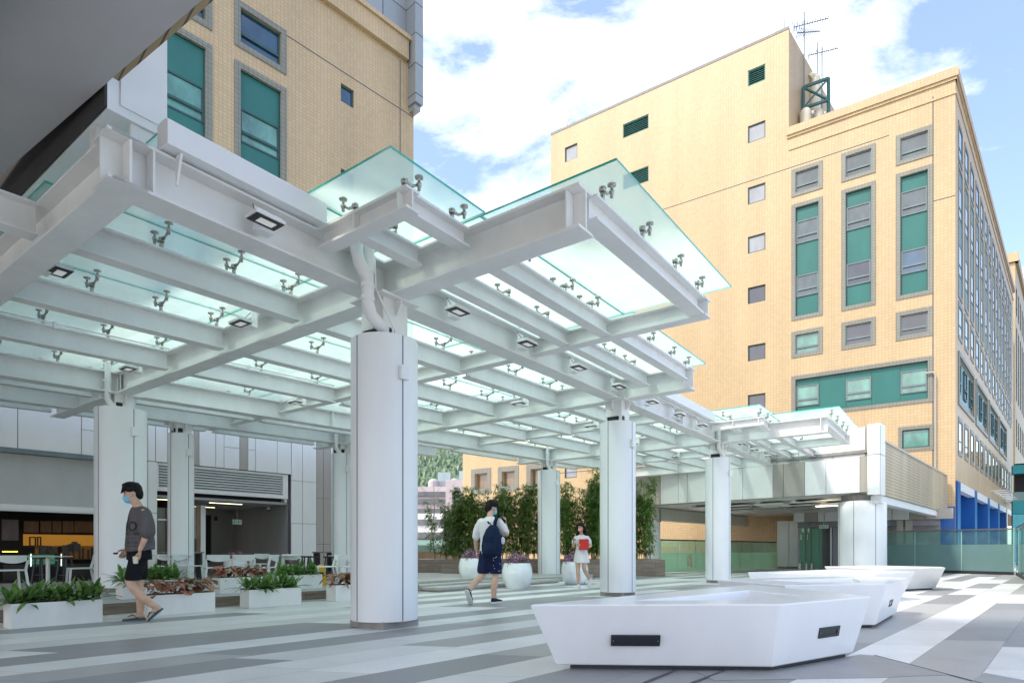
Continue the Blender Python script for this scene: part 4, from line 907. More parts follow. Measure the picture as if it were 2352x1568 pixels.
# ------------------------------------------------------------------ benches
def bench(top, bot, hole, label, zt=.51):
    o0 = Vector((sum(p[0] for p in top)/len(top), sum(p[1] for p in top)/len(top)))
    root = empty('bench',(o0.x,o0.y,0)); tag(root,label,'bench','angular white benches along the plaza')
    T = [Vector((p[0]-o0.x,p[1]-o0.y,zt)) for p in top]; B = [Vector((p[0]-o0.x,p[1]-o0.y,.035)) for p in bot]; H = [Vector((p[0]-o0.x,p[1]-o0.y,zt)) for p in hole]
    c = sum(H,Vector())/len(H); HB = [c+(h-c)*.86 for h in H]; HB = [Vector((h.x,h.y,.14)) for h in HB]
    bm = bmesh.new(); vt=[bm.verts.new(v) for v in T]; vb=[bm.verts.new(v) for v in B]; vh=[bm.verts.new(v) for v in H]; vhb=[bm.verts.new(v) for v in HB]
    n = len(T)
    for i in range(n): j=(i+1)%n; bm.faces.new((vb[i],vb[j],vt[j],vt[i]))
    bm.faces.new(vb[::-1])
    m = len(H)
    for i in range(m): j=(i+1)%m; bm.faces.new((vh[i],vh[j],vhb[j],vhb[i]))
    bm.faces.new(vhb)
    es = [bm.edges.get((vt[i],vt[(i+1)%n])) for i in range(n)]; hs = [bm.edges.new((vh[i],vh[(i+1)%m])) if not bm.edges.get((vh[i],vh[(i+1)%m])) else bm.edges.get((vh[i],vh[(i+1)%m])) for i in range(m)]
    bmesh.ops.triangle_fill(bm, edges=es+hs, use_beauty=True)
    bmesh.ops.recalc_face_normals(bm, faces=bm.faces)
    me = bpy.data.meshes.new('body'); bm.to_mesh(me); bm.free()
    ob = link('body', me, M['white'], root, bevel=.014); ob.modifiers['bevel'].segments = 3; ob.modifiers['bevel'].angle_limit = R(25)
    me.polygons.foreach_set('use_smooth',[True]*len(me.polygons))
    wn = ob.modifiers.new('wn','WEIGHTED_NORMAL')
    MB().prism([((p.x)*.93,(p.y)*.93) for p in B],0,.036).build('plinth', M['black'], root)
    return root, o0, T, B
def steplight(root, o0, T, B, i, s, zf=.42, w=.36, h=.085):
    n=len(T); j=(i+1)%n; a=T[i].lerp(B[i],1-zf); b=T[j].lerp(B[j],1-zf); p=a.lerp(b,s); d=(b-a).normalized(); up=((T[i]-B[i])+(T[j]-B[j])).normalized(); nr=d.cross(up).normalized(); up=nr.cross(d).normalized()
    if nr.dot(p-Vector((0,0,p.z)))<0: nr=-nr
    m = Matrix(((d.x,nr.x,up.x,p.x),(d.y,nr.y,up.y,p.y),(d.z,nr.z,up.z,p.z),(0,0,0,1)))
    mb = MB()
    for q in (((-w/2,-.01,-h/2),(w/2,.006,-h/2+.02)),((-w/2,-.01,h/2-.028),(w/2,.006,h/2)),((-w/2,-.01,-h/2+.02),(-w/2+.035,.006,h/2-.028)),((w/2-.035,-.01,-h/2+.02),(w/2,.006,h/2-.028))): mb.box(*q, m)
    mb.box((-w/2+.035,-.008,-h/2+.02),(w/2-.035,.001,h/2-.028),m)
    l = mb.build('step_light', M['black'], root); 
    MB().box((-w/2+.012,.0062,-.004),(-w/2+.02,.008,.004),m).box((w/2-.02,.0062,-.004),(w/2-.012,.008,.004),m).build('screw', M['inox'], l)
b1 = bench([(.12,4.43),(1.95,4.47),(3.06,5.24),(2.75,7.06)],[(.33,4.66),(1.93,4.56),(2.88,5.20),(2.62,6.75)],[(.97,4.80),(1.80,4.80),(2.48,5.30),(2.33,6.05)],'nearest angular white bench with two black step lights')
steplight(*b1,0,.395,zf=.42); steplight(*b1,1,.585,zf=.45,w=.30)
b2 = bench([(2.72,8.2),(3.05,6.9),(4.37,7.18),(5.62,8.74),(4.9,9.3)],[(2.95,8.1),(3.2,7.1),(4.2,7.02+.1),(5.3,8.5),(4.7,9.0)],[(3.3,8.15),(3.6,7.5),(4.3,7.6),(4.75,8.6)],'second angular white bench, directly behind the nearest one')
steplight(*b2,2,.45,w=.26)
b3 = bench([(4.2,11.0),(6.1,10.3),(7.4,11.3),(6.6,12.6)],[(4.4,11.0),(6.0,10.5),(7.15,11.3),(6.45,12.3)],[(4.9,11.1),(6.1,10.8),(6.8,11.4),(6.3,12.1)],'third angular white bench, showing only its top edge behind the second')
b4 = bench([(7.6,15.0),(7.75,12.9),(9.75,13.85),(10.2,14.6),(9.4,15.9)],[(7.8,14.8),(7.95,13.2),(9.72,14.15),(9.95,14.5),(9.3,15.6)],[(8.2,14.8),(8.3,13.7),(9.3,14.2),(9.2,15.2)],'farthest angular white bench, near the glass balustrade at the right')
steplight(*b4,2,.4,w=.2)

# ------------------------------------------------------------------ plants
def leafmat(name, c1, c2, sc=9, trans=.25):
    m, nt, b = newmat(name); Lk = nt.links.new
    tc = N(nt,'ShaderNodeTexCoord'); n = N(nt,'ShaderNodeTexNoise'); n.inputs['Scale'].default_value=sc; n.inputs['Detail'].default_value=4; Lk(tc.outputs['Object'], n.inputs['Vector'])
    cr = N(nt,'ShaderNodeValToRGB'); cr.color_ramp.elements[0].position=.38; cr.color_ramp.elements[0].color=(*c1,1); cr.color_ramp.elements[1].position=.62; cr.color_ramp.elements[1].color=(*c2,1); Lk(n.outputs['Fac'], cr.inputs[0])
    Lk(cr.outputs[0], b.inputs['Base Color']); b.inputs['Roughness'].default_value=.42
    o = nt.nodes['Material Output']; tl = N(nt,'ShaderNodeBsdfTranslucent'); Lk(cr.outputs[0], tl.inputs[0]); mx = N(nt,'ShaderNodeMixShader'); mx.inputs[0].default_value=trans; Lk(b.outputs[0], mx.inputs[1]); Lk(tl.outputs[0], mx.inputs[2]); Lk(mx.outputs[0], o.inputs[0])
    return m
M['leafA'] = leafmat('variegated leaf',(.07,.18,.035),(.27,.40,.12),26); M['leafB'] = leafmat('dark leaf',(.05,.14,.03),(.13,.27,.06),14)
M['redA'] = leafmat('red leaf',(.44,.10,.10),(.34,.22,.10),16); M['redB'] = leafmat('bronze leaf',(.16,.17,.06),(.33,.15,.09),16)
M['bamboo'] = leafmat('bamboo leaf',(.10,.20,.035),(.24,.36,.08),2.2,.35); M['bamboo2'] = leafmat('dark bamboo leaf',(.05,.12,.025),(.13,.22,.045),3,.3)
M['culm'] = plain('bamboo culm',(.20,.24,.07),.4,.2); M['soil'] = plain('soil',(.05,.035,.025),.95,.3)
M['flower'] = leafmat('pink purple petal',(.38,.09,.34),(.62,.30,.55),20); M['flleaf'] = leafmat('grey green leaf',(.05,.09,.03),(.16,.17,.07),18)
def add_leaf(me, base, d, up, ln, wd, droop, mi, fold=.25):
    """lanceolate leaf along d, bending down"""
    V, F, MI = me; n = len(V); side = d.cross(up)
    if side.length < 1e-4: side = Vector((1,0,0))
    side.normalize(); up2 = side.cross(d).normalized(); prof = [0,.55,.95,1.0,.72,0]; k = len(prof)
    for i in range(k):
        t = i/(k-1); c = base+d*ln*t-Vector((0,0,1))*droop*ln*t*t; w_ = wd*prof[i]
        V.append(tuple(c-side*w_+up2*w_*fold)); V.append(tuple(c)); V.append(tuple(c+side*w_+up2*w_*fold))
    for i in range(k-1):
        a = n+i*3; F.append((a,a+1,a+4,a+3)); F.append((a+1,a+2,a+5,a+4)); MI += [mi,mi]
def leafmesh(name, data, mats):
    me = bpy.data.meshes.new(name); me.from_pydata(data[0],[],data[1]); 
    for m in mats: me.materials.append(m)
    me.polygons.foreach_set('material_index', data[2]); me.polygons.foreach_set('use_smooth',[True]*len(me.polygons)); return me
def foliage_row(L_, kind, seed):
    rn = random.Random(seed); d = ([],[],[])
    x = .06; 
    while x < L_-.03:
        if kind == 'g':
            for i in range(26):
                az = rn.uniform(0,6.28); el = rn.uniform(.15,1.4)
                dv = Vector((math.cos(az)*math.cos(el), math.sin(az)*math.cos(el), math.sin(el)))
                add_leaf(d, Vector((x+rn.uniform(-.05,.05), rn.uniform(.05,.22), .0)), dv, Vector((0,0,1)), rn.uniform(.22,.42), rn.uniform(.024,.038), rn.uniform(.1,.6), rn.choice((0,0,1)))
            x += rn.uniform(.10,.15)
        else:
            for i in range(22):
                az = rn.uniform(0,6.28); el = rn.uniform(.15,1.2)
                dv = Vector((math.cos(az)*math.cos(el), math.sin(az)*math.cos(el), math.sin(el)))
                s = Vector((x+rn.uniform(-.06,.06), rn.uniform(.05,.22), rn.uniform(0,.17)))+dv*.05
                dv2 = Vector((math.cos(az), math.sin(az), rn.uniform(-.1,.5))).normalized()
                add_leaf(d, s, dv2, Vector((0,0,1)), rn.uniform(.10,.16), rn.uniform(.028,.045), rn.uniform(.2,.9), rn.choice((0,0,1)), .15)
            x += rn.uniform(.09,.12)
    return d
PL = .93
def planter(t, p, z, kind, lab, seed):
    r = empty('planter_box', TP(t,p,z), TH); tag(r,'white rectangular planter box '+lab,'planter','white planter boxes of the cafe')
    MB().prism([(0,0),(PL,0),(PL,.27),(0,.27)],0,.285).build('trough', M['planter'], r, bevel=.004)
    MB().box((.012,.012,.2855),(PL-.012,.258,.292)).build('soil', M['soil'], r)
    me = leafmesh('potted_plants', foliage_row(PL,kind,seed), [M['leafA'],M['leafB']] if kind=='g' else [M['redA'],M['redB']])
    o = link('leafy_plants', me, None, None); o.location = TP(t,p,z+.288); o.rotation_euler=(0,0,TH)
    tag(o,('long leaved green plants in planter ' if kind=='g' else 'red leaved plants in planter ')+lab,'plants','plants in the cafe planters')
planter(2.24,8.78,0,'g','at the far left of the floor row',1)
planter(3.77,8.94,0,'r','on the floor beside the walking man',2)
planter(5.24,8.95,0,'g','on the floor in front of the thin column',3)
planter(6.84,8.92,0,'r','on the floor beside the biggest column',4)
planter(4.12,10.64,.125,'g','on the terrace behind the red floor plants',5)
planter(5.68,10.64,.125,'r','in the middle of the terrace row',6)
planter(6.90,10.64,.125,'g','at the right end of the terrace row',7)
# round pots with flowers
def flowers(seed, rad=.30):
    rn = random.Random(seed); d = ([],[],[])
    for i in range(900):
        az = rn.uniform(0,6.28); el = math.asin(rn.uniform(-.15,1)); rr = rad*(.72+.34*rn.random())*(1+.12*math.sin(az*3+seed))
        n_ = Vector((math.cos(az)*math.cos(el), math.sin(az)*math.cos(el), math.sin(el)*.85)); b = n_*rr
        if noise.noise(b*9+Vector((seed,0,0))) > -.02 and rn.random()<.6:
            for k in range(3):
                a2 = rn.uniform(0,6.28); t = Vector((math.cos(a2),math.sin(a2),rn.uniform(-.3,.5))); add_leaf(d, b+t*.004, (t+n_*.4).normalized(), n_, .026, .012, .1, 0, .1)
        else:
            t = Vector((rn.uniform(-1,1),rn.uniform(-1,1),rn.uniform(-.5,1))).normalized(); add_leaf(d, b*.95, (t+n_*.5).normalized(), n_, .045, .010, .2, 1, .2)
    return d
def pot(X,Y,z,s,lab,seed):
    r = empty('flower_pot',(X,Y,z)); tag(r,'round glossy white flower pot '+lab,'flower pot','round white flower pots')
    pr = [(.235,0),(.25,.01),(.315,.12),(.352,.25),(.362,.36),(.35,.47),(.315,.585),(.305,.60),(.292,.60),(.288,.54),(.01,.54)]
    MB().lathe([(a*s,b*s) for a,b in pr],48).build('pot', M['ceramic'], r, smooth=True)
    MB().cyl(0,0,.5*s,.545*s,.285*s,24).build('soil', M['soil'], r)
    me = leafmesh('flowers', flowers(seed,.31*s), [M['flower'],M['flleaf']]); o = link('flowering_shrub', me, None); o.location=(X,Y,z+.58*s)
    tag(o,'mound of small pink purple flowers in the pot '+lab,'flowers','flowering shrubs in round pots')
pot(-1.06,16.4,.09,1.0,'behind the man with the backpack',1); pot(.125,14.55,0,1.0,'standing alone right of the backpack man',2); pot(1.66,16.3,0,1.0,'behind the woman in the white dress',3); pot(-7.9,17.6,.125,.9,'among the cafe chairs',4)
me = leafmesh('flowers', flowers(9,.26), [M['flower'],M['flleaf']]); o = link('flowering_shrub', me, None); o.location=(-6.2,17.6,.5); tag(o,'low purple flowers behind the chairs near the white wall panels','flowers','flowering shrubs in round pots')

# ------------------------------------------------------------------ wooden bench walls and bamboo behind the pots
def wb(name, x0,x1,y0,y1,z0,z1,lab):
    o = MB().box((x0,y0,z0),(x1,y1,z1)).build(name, M['wood'], None, bevel=.004); tag(o,lab,'planter wall')
wb('planter_wall',-3.4,5.30,21.3,23.3,.004,.58,'long wood look planter wall under the bamboo hedge')
wb('wood_bench',-2.35,.2,20.4,21.29,.004,.42,'low wood look bench block left of the flower pots'); wb('wood_bench',1.2,4.0,20.5,21.29,.004,.42,'low wood look bench block behind the woman')
def bamboo(seed, H, spread):
    rn = random.Random(seed); culm = MB(); d = ([],[],[])
    for c in range(17):
        bx, by = rn.uniform(-.5,.5)*spread, rn.uniform(-.3,.35); lean = Vector((rn.uniform(-.12,.12), rn.uniform(-.1,.1), 1)); h = H*rn.uniform(.72,1.0); pts = []
        for i in range(6): t = i/5; pts.append(Vector((bx,by,0))+lean*h*t+Vector((rn.uniform(-.01,.01)+lean.x*.5*h*t*t,0,-.06*h*t*t)))
        culm.tube(pts,[.013,.013,.011,.009,.006,.003],5)
        for i in range(72):
            t = rn.uniform(.06,1)**.85; q = pts[0].lerp(pts[-1],t) if t<.2 else pts[min(4,int(t*5))].lerp(pts[min(5,int(t*5)+1)], t*5-int(t*5))
            az = rn.uniform(0,6.28); br_ = Vector((math.cos(az),math.sin(az),rn.uniform(.1,.7))).normalized(); bl = rn.uniform(.06,.34)*(1.2-.6*t); tip = q+br_*bl
            for k in range(6):
                a2 = az+rn.uniform(-1.2,1.2); dv = Vector((math.cos(a2),math.sin(a2),rn.uniform(-.7,.35))).normalized()
                add_leaf(d, q.lerp(tip, rn.uniform(.4,1)), dv, Vector((0,0,1)), rn.uniform(.09,.16), .0115, .5, 0 if rn.random()<.6 else 1, .1)
    return culm, d
bm_ = []
for s in range(4):
    culm, d = bamboo(20+s, 2.9, .95); cm = culm.mesh('culms'); cm.materials.append(M['culm']); bm_.append((cm, leafmesh('leaves', d, [M['bamboo'],M['bamboo2']])))
hx = [(-2.35,.82),(-1.75,.98),(-1.1,.97),(-.5,1.0),(.1,1.04),(.7,1.0),(1.9,1.03),(2.6,1.10),(3.2,1.2),(3.9,1.18),(4.6,1.1)]
lbl = ['leftmost bamboo clump next to the biggest column','bamboo clump second from the left of the hedge','bamboo clump above the left flower pot','bamboo clump behind the head of the backpack man','bamboo clump right of the backpack man','bamboo clump directly left of the hedge column','bamboo clump directly right of the hedge column','bamboo clump left of the woman in white','tallest bamboo clump behind the woman','dense bamboo clump left of the second front column','bamboo clump mostly hidden by the second front column']
for i,(x,s) in enumerate(hx):
    r = empty('bamboo_plant',(x,22.2+.25*(i%2),.55)); r.scale=(1,1,s); tag(r,lbl[i],'bamboo','bamboo hedge behind the flower pots')
    for nm, me in zip(('culms','leaves'), bm_[(i*3)%4]):
        o = bpy.data.objects.new(nm, me); COL.objects.link(o); o.parent = r; o.rotation_euler=(0,0,(i*1.7)%3)
# bamboo support rails
o = MB().tube([(-3,22.0,1.35),(5.2,22.0,1.42)],.014,6).build('bamboo_rail', M['culm'], None); tag(o,'thin horizontal bamboo rail tied through the hedge','rail')
# distant things seen between the biggest column and the bamboo
wl = balustrade([(-6,26),(-1.5,26)],.85,.9,1.35,'clear glass balustrade on a low tiled wall behind the bamboo','clearglass',n=(3,),base=False)
o = MB().box((-6,25.9,0),(-1.4,26.1,.85)).build('low_wall', M['tan'], None); tag(o,'low tan tiled wall below the balustrade behind the bamboo','wall')
def band(o,x0,x1,y,z0,z1,mat,par,nm): return MB().box((x0,y,z0),(x1,y+.4,z1)).build(nm, mat, par)
cb_ = empty('pink_building',(-14,95,0)); tag(cb_,'pale pink office building with glass turrets and domes far off left of the bamboo','building')
M['pink'] = plain('pale pink render',(.62,.52,.54),.7,.06,scale=.3); M['paleglass'] = plain('pale curtain wall',(.36,.45,.47),.25,.15,scale=.6); M['greyglass'] = plain('grey window band',(.16,.17,.18),.3,.4,scale=1.0)
MB().box((-6,0,0),(4.1,12,10.7)).box((3.9,-1.2,0),(6.7,12,11.6)).build('wall', M['pink'], cb_)
for z0 in (9.2,8.1,6.6,5.2): MB().box((-5.9,-.25,z0),(3.85,-.01,z0+.7)).build('window_band', M['greyglass'], cb_)
MB().prism([(5.2,-1.6),(6.2,-1.6),(6.5,-1.21),(4.9,-1.21)],7.6,9.4).build('bay_window', M['greyglass'], cb_)
for x,z in ((3.2,10.8),(6.6,11.0)):
    MB().rings([[(x+a,4+b,z) for a,b in ((-.6,-.6),(.6,-.6),(.6,.6),(-.6,.6))],[(x+a,4+b,z+1.1) for a,b in ((-1,-1),(1,-1),(1,1),(-1,1))],[(x+a,4+b,z+2.5) for a,b in ((-1,-1),(1,-1),(1,1),(-1,1))]]).build('glass_turret', M['paleglass'], cb_)
for x,rr in ((1.5,.85),(4.9,.9)):
    MB().lathe([(rr,10.7),(rr,11.6)]+[(rr*math.cos(t),11.6+rr*.8*math.sin(t)) for t in [.25,.5,.75,1.0,1.25,1.5]],24,(x,3)).build('dome', plain('dome glass',(.40,.38,.38),.3,.2,scale=1.5), cb_, smooth=True)
o_ = empty('white_building',(-8.5,62,0)); tag(o_,'low white building with many small windows behind the left end of the hedge','building')
MB().box((-3,0,0),(5,6,4.6)).build('wall', M['clad'], o_)
for k in range(3): MB().box((-2.9,-.1,.8+1.3*k),(4.9,-.01,1.4+1.3*k)).build('window_band', M['greyglass'], o_)
# wooded hill
hm = ([],[]); nx, ny = 330, 110
for j in range(ny):
    for i in range(nx):
        x = -180+i*.8; y = 260+j*2.0; u = (j/ny)
        z = 2+ 105*(1-(1-u)**1.6)*(1+.25*noise.noise(Vector((x*.012,y*.012,0)))) - .10*abs(x+60); z += 3.0*noise.noise(Vector((x*.16,y*.16,1)))+3.4*abs(noise.noise(Vector((x*.42,y*.3,4))))+1.8*noise.noise(Vector((x*1.3,y*1.1,9)))
        hm[0].append((x,y,z))
for j in range(ny-1):
    for i in range(nx-1): a=j*nx+i; hm[1].append((a,a+1,a+nx+1,a+nx))
me = bpy.data.meshes.new('wooded_hill'); me.from_pydata(hm[0],[],hm[1]); 
M['hill'] = leafmat('forest canopy',(.05,.10,.055),(.17,.23,.12),.55,.0); o = link('hill', me, M['hill']); tag(o,'green wooded hillside far behind the pink building','hill',kind='structure')
# bare tree
t = empty('bare_tree',(-4.45,33,0)); tag(t,'thin bare branched tree beside the left end of the bamboo','tree')
MB().tube([(0,0,0),(.1,0,1.5),(.3,0,3.0),(.25,0,4.6)],[.07,.05,.035,.01],6).build('trunk', M['conc'], t)
mb = MB(); rn = random.Random(3)
for k in range(16):
    z = rn.uniform(1.0,4.2); a = rn.uniform(0,6.28); l = rn.uniform(.4,1.1); b0 = Vector((.06*z,0,z)); dv = Vector((math.cos(a),math.sin(a)*.5,.9)); mb.tube([b0,b0+dv*l*.5,b0+dv*l+Vector((0,0,.1))],[.016,.010,.004],4)
mb.build('limbs', M['conc'], t)
# ------------------------------------------------------------------ cafe front
cf = empty('coffee_shop_facade',(LO[0],LO[1],0)); tag(cf,'white panelled cafe front with a grey shutter, dark lit counter and louvred opening','shop front')
WC_ = Wall(cf, LO, SA, -6, EL, .125, 4.6)
q_ = lambda x,y=1000: uz(LO,SA,x,y)
uu = lambda x: q_(x)[0]; zf = q_(300,1055)[1]; zf = 3.28
def cp(x0,x1,z0,z1,c='w',off=0.0): WC_.add('cladding_panel', MB().box((uu(x0)+.008,off-.05,z0+.006),(uu(x1)-.008,off,z1-.006)), M['clad' if c=='w' else 'cladbeige'])
zm = 3.9
for x0,x1,c,sp_ in ((-300,-120,'w',0),(-120,40,'w',0),(40,186,'w',0),(186,321,'w',1),(321,338,'w',0),(338,356,'w',0),(356,383,'w',0),(383,444,'w',0),(444,455.8,'b',0),(455.8,494,'w',0),(494,513,'w',0),(513,549,'w',1),(549,568,'b',0),(568,585.4,'w',1),(585.4,635,'w',0),(635,667,'w',0)):
    if sp_: cp(x0,x1,zf,zm,c); cp(x0,x1,zm,4.6,c)
    else: cp(x0,x1,zf,4.6,c)
WC_.add('backing', MB().box((-14,.001,zf),(EL,.25,4.58)), M['seam'])
WC_.add('cornice', MB().box((-14,-.09,3.17),(uu(322),.3,zf-.004)), M['greyframe'])
# right hand full height panels
for x0,x1,c in ((667.5,693,'w'),(693,725,'w'),(725,741,'b'),(741,758,'b'),(758,764,'w'),(764,808,'w'),(808,830,'b'),(830,900,'w'),(900,948,'w')):
    zz_ = (.125,1.75,3.1,4.6) if c=='w' else (.125,1.1,2.6,4.6)
    for k in range(3): cp(x0,x1,zz_[k],zz_[k+1],c,off=-.003)
WC_.add('backing', MB().box((uu(667.5),.001,.125),(EL,.25,zf-.002)), M['seam'])
for x0,x1 in ((322,338),(338,360)):
    cp(x0,x1,.125,1.9); cp(x0,x1,1.9,zf-.006)
WC_.add('backing', MB().box((uu(322),.001,.125),(uu(360),.25,zf-.002)), M['seam'])
# shutter of the coffee shop
WC_.add('roller_shutter', MB().box((-14,.10,1.98),(uu(321.5),.16,3.165)), plain('grey shutter',(.50,.505,.495),.5,.05))
WC_.add('shutter_rail', MB().box((-14,.06,1.86),(uu(321.5),.18,1.977)).box((-14,.08,1.82),(uu(321.5),.16,1.858)), M['clad'])
D_ = 2.7
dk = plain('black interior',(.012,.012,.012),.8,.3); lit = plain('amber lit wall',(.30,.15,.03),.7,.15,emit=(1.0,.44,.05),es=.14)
USD = uz(plan(LO,SA,0,D_),SA,332,1000)[0]
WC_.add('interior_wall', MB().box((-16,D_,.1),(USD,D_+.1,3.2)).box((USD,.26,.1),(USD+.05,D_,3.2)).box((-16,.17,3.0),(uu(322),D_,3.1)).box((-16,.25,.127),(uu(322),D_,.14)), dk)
def inner(W,o,d):   # places seen in the interior at depth d behind the wall
    oo = plan(o, SA, 0, d); return lambda x,y: uz(oo, SA, x, y)
i5 = inner(WC_,LO,D_-.1); i3 = inner(WC_,LO,2.0)
def ipanel(nm,fn,d,x0,x1,y0,y1,mat,th=.03):
    u0,_ = fn(x0,y0); u1,_ = fn(x1,y0); z1 = fn(x0,y0)[1]; z0 = fn(x0,y1)[1]
    return WC_.add(nm, MB().box((u0,d-th,z0),(u1,d,z1)), mat)
ipanel('lit_back_wall',i5,D_-.1,53,330,1226,1252,lit)  # lamp light on the wall is put into its own glow
ipanel('lit_wall_lower',i5,D_-.1,80,330,1252.3,1284,plain('dim amber tiles',(.16,.08,.03),.5,.5,scale=5,emit=(1.0,.42,.06),es=.035))  # lower part of the same wall, light fall-off painted as a dimmer glow
for q in range(16): ipanel('bottle_row',i5,D_-.2-.02*(q%3),96+q*11+(q*7)%5,101+q*11+(q*7)%5,1262-(q*5)%9,1284,plain('dark jars',(.05,.03,.02),.3,.5))
menu = plain('dim menu board',(.05,.03,.015),.5,.6,scale=6,emit=(.9,.35,.08),es=.012)
for x0,x1 in ((54,88),(92,117),(120,140),(143,168),(170,215)): ipanel('menu_board',i5,D_-.13,x0,x1,1196,1222,menu)
ipanel('poster',i3,2.0,4,42,1192,1240,plain('poster',(.16,.11,.10),.5,.3,scale=5))
ipanel('shelf_light',i3,2.0,5,40,1265,1267,plain('yellow tube',(1,.7,.1),.5,0,emit=(1,.6,.05),es=3))
ipanel('counter',i3,2.0,0,230,1296,1345,plain('dark counter',(.03,.02,.015),.4,.3),th=.4)
fr_ = plain('dark brown shelf',(.03,.015,.01),.6,.2)
for x0,x1,y0 in ((53,80,1254),(80,98,1256),(98,115,1254),(116,132,1257),(132,150,1254)): ipanel('wall_shelf',i5,D_-.2,x0,x1,y0,y0+2,fr_)
for x0,x1 in ((66,82),(84,94)):
    u0=i5(x0,1240)[0]; u1=i5(x1,1240)[0]; z1=i5(x0,1232)[1]; z0=i5(x0,1254)[1]
    WC_.add('picture_frame', MB().box((u0,D_-.17,z0),(u0+.03,D_-.135,z1)).box((u1-.03,D_-.17,z0),(u1,D_-.135,z1)).box((u0+.03,D_-.17,z1-.03),(u1-.03,D_-.135,z1)).box((u0+.03,D_-.17,z0),(u1-.03,D_-.135,z0+.03)), fr_)
i2 = inner(WC_,LO,1.4)
def idx(x0,y0,d): 
    fn = inner(WC_,LO,d); c = fn(x0,y0); P = plan(LO,SA,c[0],d); return (P[0],P[1],c[1])
# display case
a = idx(70,1280,1.4); b = idx(142,1280,1.4); t = empty('display_case',(a[0],a[1],.14),SA); tag(t,'glass cake display case inside the dark coffee shop','display case')
L__ = math.hypot(b[0]-a[0],b[1]-a[1]); zt = idx(70,1271,1.4)[2]-.14; zb = idx(70,1300,1.4)[2]-.14
MB().box((0,0,0),(L__,.6,zb)).box((0,0,zt-.02),(L__,.6,zt)).build('cabinet', dk, t); MB().box((0.02,0,zb),(L__-.02,.01,zt-.02)).build('pane', M['clearglass'], t)
MB().box((.05,.55,zb),(L__-.05,.58,zt-.03)).build('back_panel', plain('lit cakes',(.10,.22,.14),.5,.8,scale=7,emit=(.2,.5,.32),es=.25), t)
MB().box((.03,.05,zb+.14),(L__-.03,.5,zb+.16)).build('shelf', M['clad'], t)
for x,k in ((-.0,0),(L__-.02,1)): MB().box((x,0,zb),(x+.02,.01,zt)).build('lit_edge', plain('lit edge',(.8,.85,.8),.5,0,emit=(.8,1,.9),es=1.0), t)
for k,(x,y,s) in enumerate(((100,1262,.18),(122,1264,.14),(150,1262,.2),(160,1258,.16),(110,1266,.12),(172,1255,.22))):
    p = idx(x,y,2.3); o = MB().box((-s*.5,-.1,-s*.6),(s*.5,.1,s*.4)).box((-s*.3,-.08,s*.4),(s*.2,.08,s*.65)).build('coffee_machine' if k%2 else 'till', plain('dim appliance',(.06,.045,.035),.4,.3), None); o.location=p; o.rotation_euler=(0,0,SA)
    o.location.z = max(p[2], .9); tag(o,('dark till' if k%2==0 else 'dark coffee machine')+' on the counter against the amber wall, %s from the left'%('first','second','fourth','fifth','third','last')[k],'appliance','appliances on the coffee shop counter')
# second opening with louvred shutter and lobby
uL,uR = uu(360),uu(667); zs0 = q_(658,1145)[1]; z_c = q_(658,1158)[1]
mb = MB(); z = zs0+.1
while z < zf-.12: mb.quad((uL+.05,.02,z),(uR-.25,.02,z),(uR-.25,.09,z+.045),(uL+.05,.09,z+.045)); mb.box((uL+.05,.015,z-.012),(uR-.25,.025,z)); z += .075
lv = WC_.add('louvred_shutter', mb, M['clad']); WC_.add('shutter_frame', MB().box((uL,.0,zs0),(uR-.08,.1,zs0+.09)).box((uR-.24,.0,zs0+.09),(uR-.08,.1,zf-.01)).box((uL,.0,zf-.08),(uR-.24,.1,zf-.01)).box((uL,.0,zs0+.09),(uL+.05,.1,zf-.08)), M['clad'], parent=lv)
WC_.add('backing', MB().box((uL,.11,zs0),(uR-.08,.13,zf-.01)), M['greyframe'])
k = -.4495; ox,oy = plan(LO,SA,uR,0); Dr = (ox-k*oy)/(math.sin(SA)+k*math.cos(SA))
grey = plain('grey lobby wall',(.27,.27,.265),.7,.06)
WC_.add('lobby_ceiling', MB().box((uL,.12,z_c),(uR-.05,Dr+1,z_c+.07)), plain('lobby ceiling',(.42,.43,.44),.6,.03))
WC_.add('lobby_wall', MB().box((uR-.05,.14,.12),(uR+.0,Dr+1,zf)).box((uL-2,Dr,.12),(uR-.051,Dr+.1,z_c-.002)), grey)
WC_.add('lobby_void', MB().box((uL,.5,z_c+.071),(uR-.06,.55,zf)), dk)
li = plain('strip lamp',(1,.9,.6),.5,0,emit=(1,.88,.55),es=2)
ua = uR-.75
WC_.add('strip_lamp', MB().box((uL+.45*(uR-uL),.9,z_c-.012),(uL+.47*(uR-uL)+.9,.95,z_c-.001)), li)
WC_.add('strip_lamp', MB().box((uL+.45*(uR-uL),3.0,z_c-.012),(uL+.47*(uR-uL)+.9,3.06,z_c-.001)), li)
WC_.add('strip_lamp', MB().box((uL+.02,.7,z_c-.012),(uL+.6,.74,z_c-.001)), li)
fn = inner(WC_,LO,.6)
for x0,x1,mt in ((414,438,'clearglass'),):
    pass
ipanel('glass_door',fn,.6,425,450,1162,1235,plain('grey glazing',(.14,.16,.16),.1,.3))
ipanel('glass_door',fn,.6,425,452,1236,1300,plain('dark glazing',(.03,.035,.04),.1,.3))
ipanel('door_frame',fn,.58,450,459,1160,1300,plain('bronze frame',(.20,.12,.08),.35,.3,metal=.5))
ipanel('door_frame',fn,.56,459,470,1160,1330,M['clad'])
ipanel('glass_door',fn,.6,361,382,1165,1300,plain('dark glazing',(.04,.045,.045),.1,.3)); ipanel('door_frame',fn,.58,379,386,1165,1300,plain('bronze frame',(.20,.12,.08),.35,.3,metal=.5)); ipanel('door_rail',fn,.57,361,386,1191,1194,M['inox'])
fn3 = inner(WC_,LO,Dr-.02)
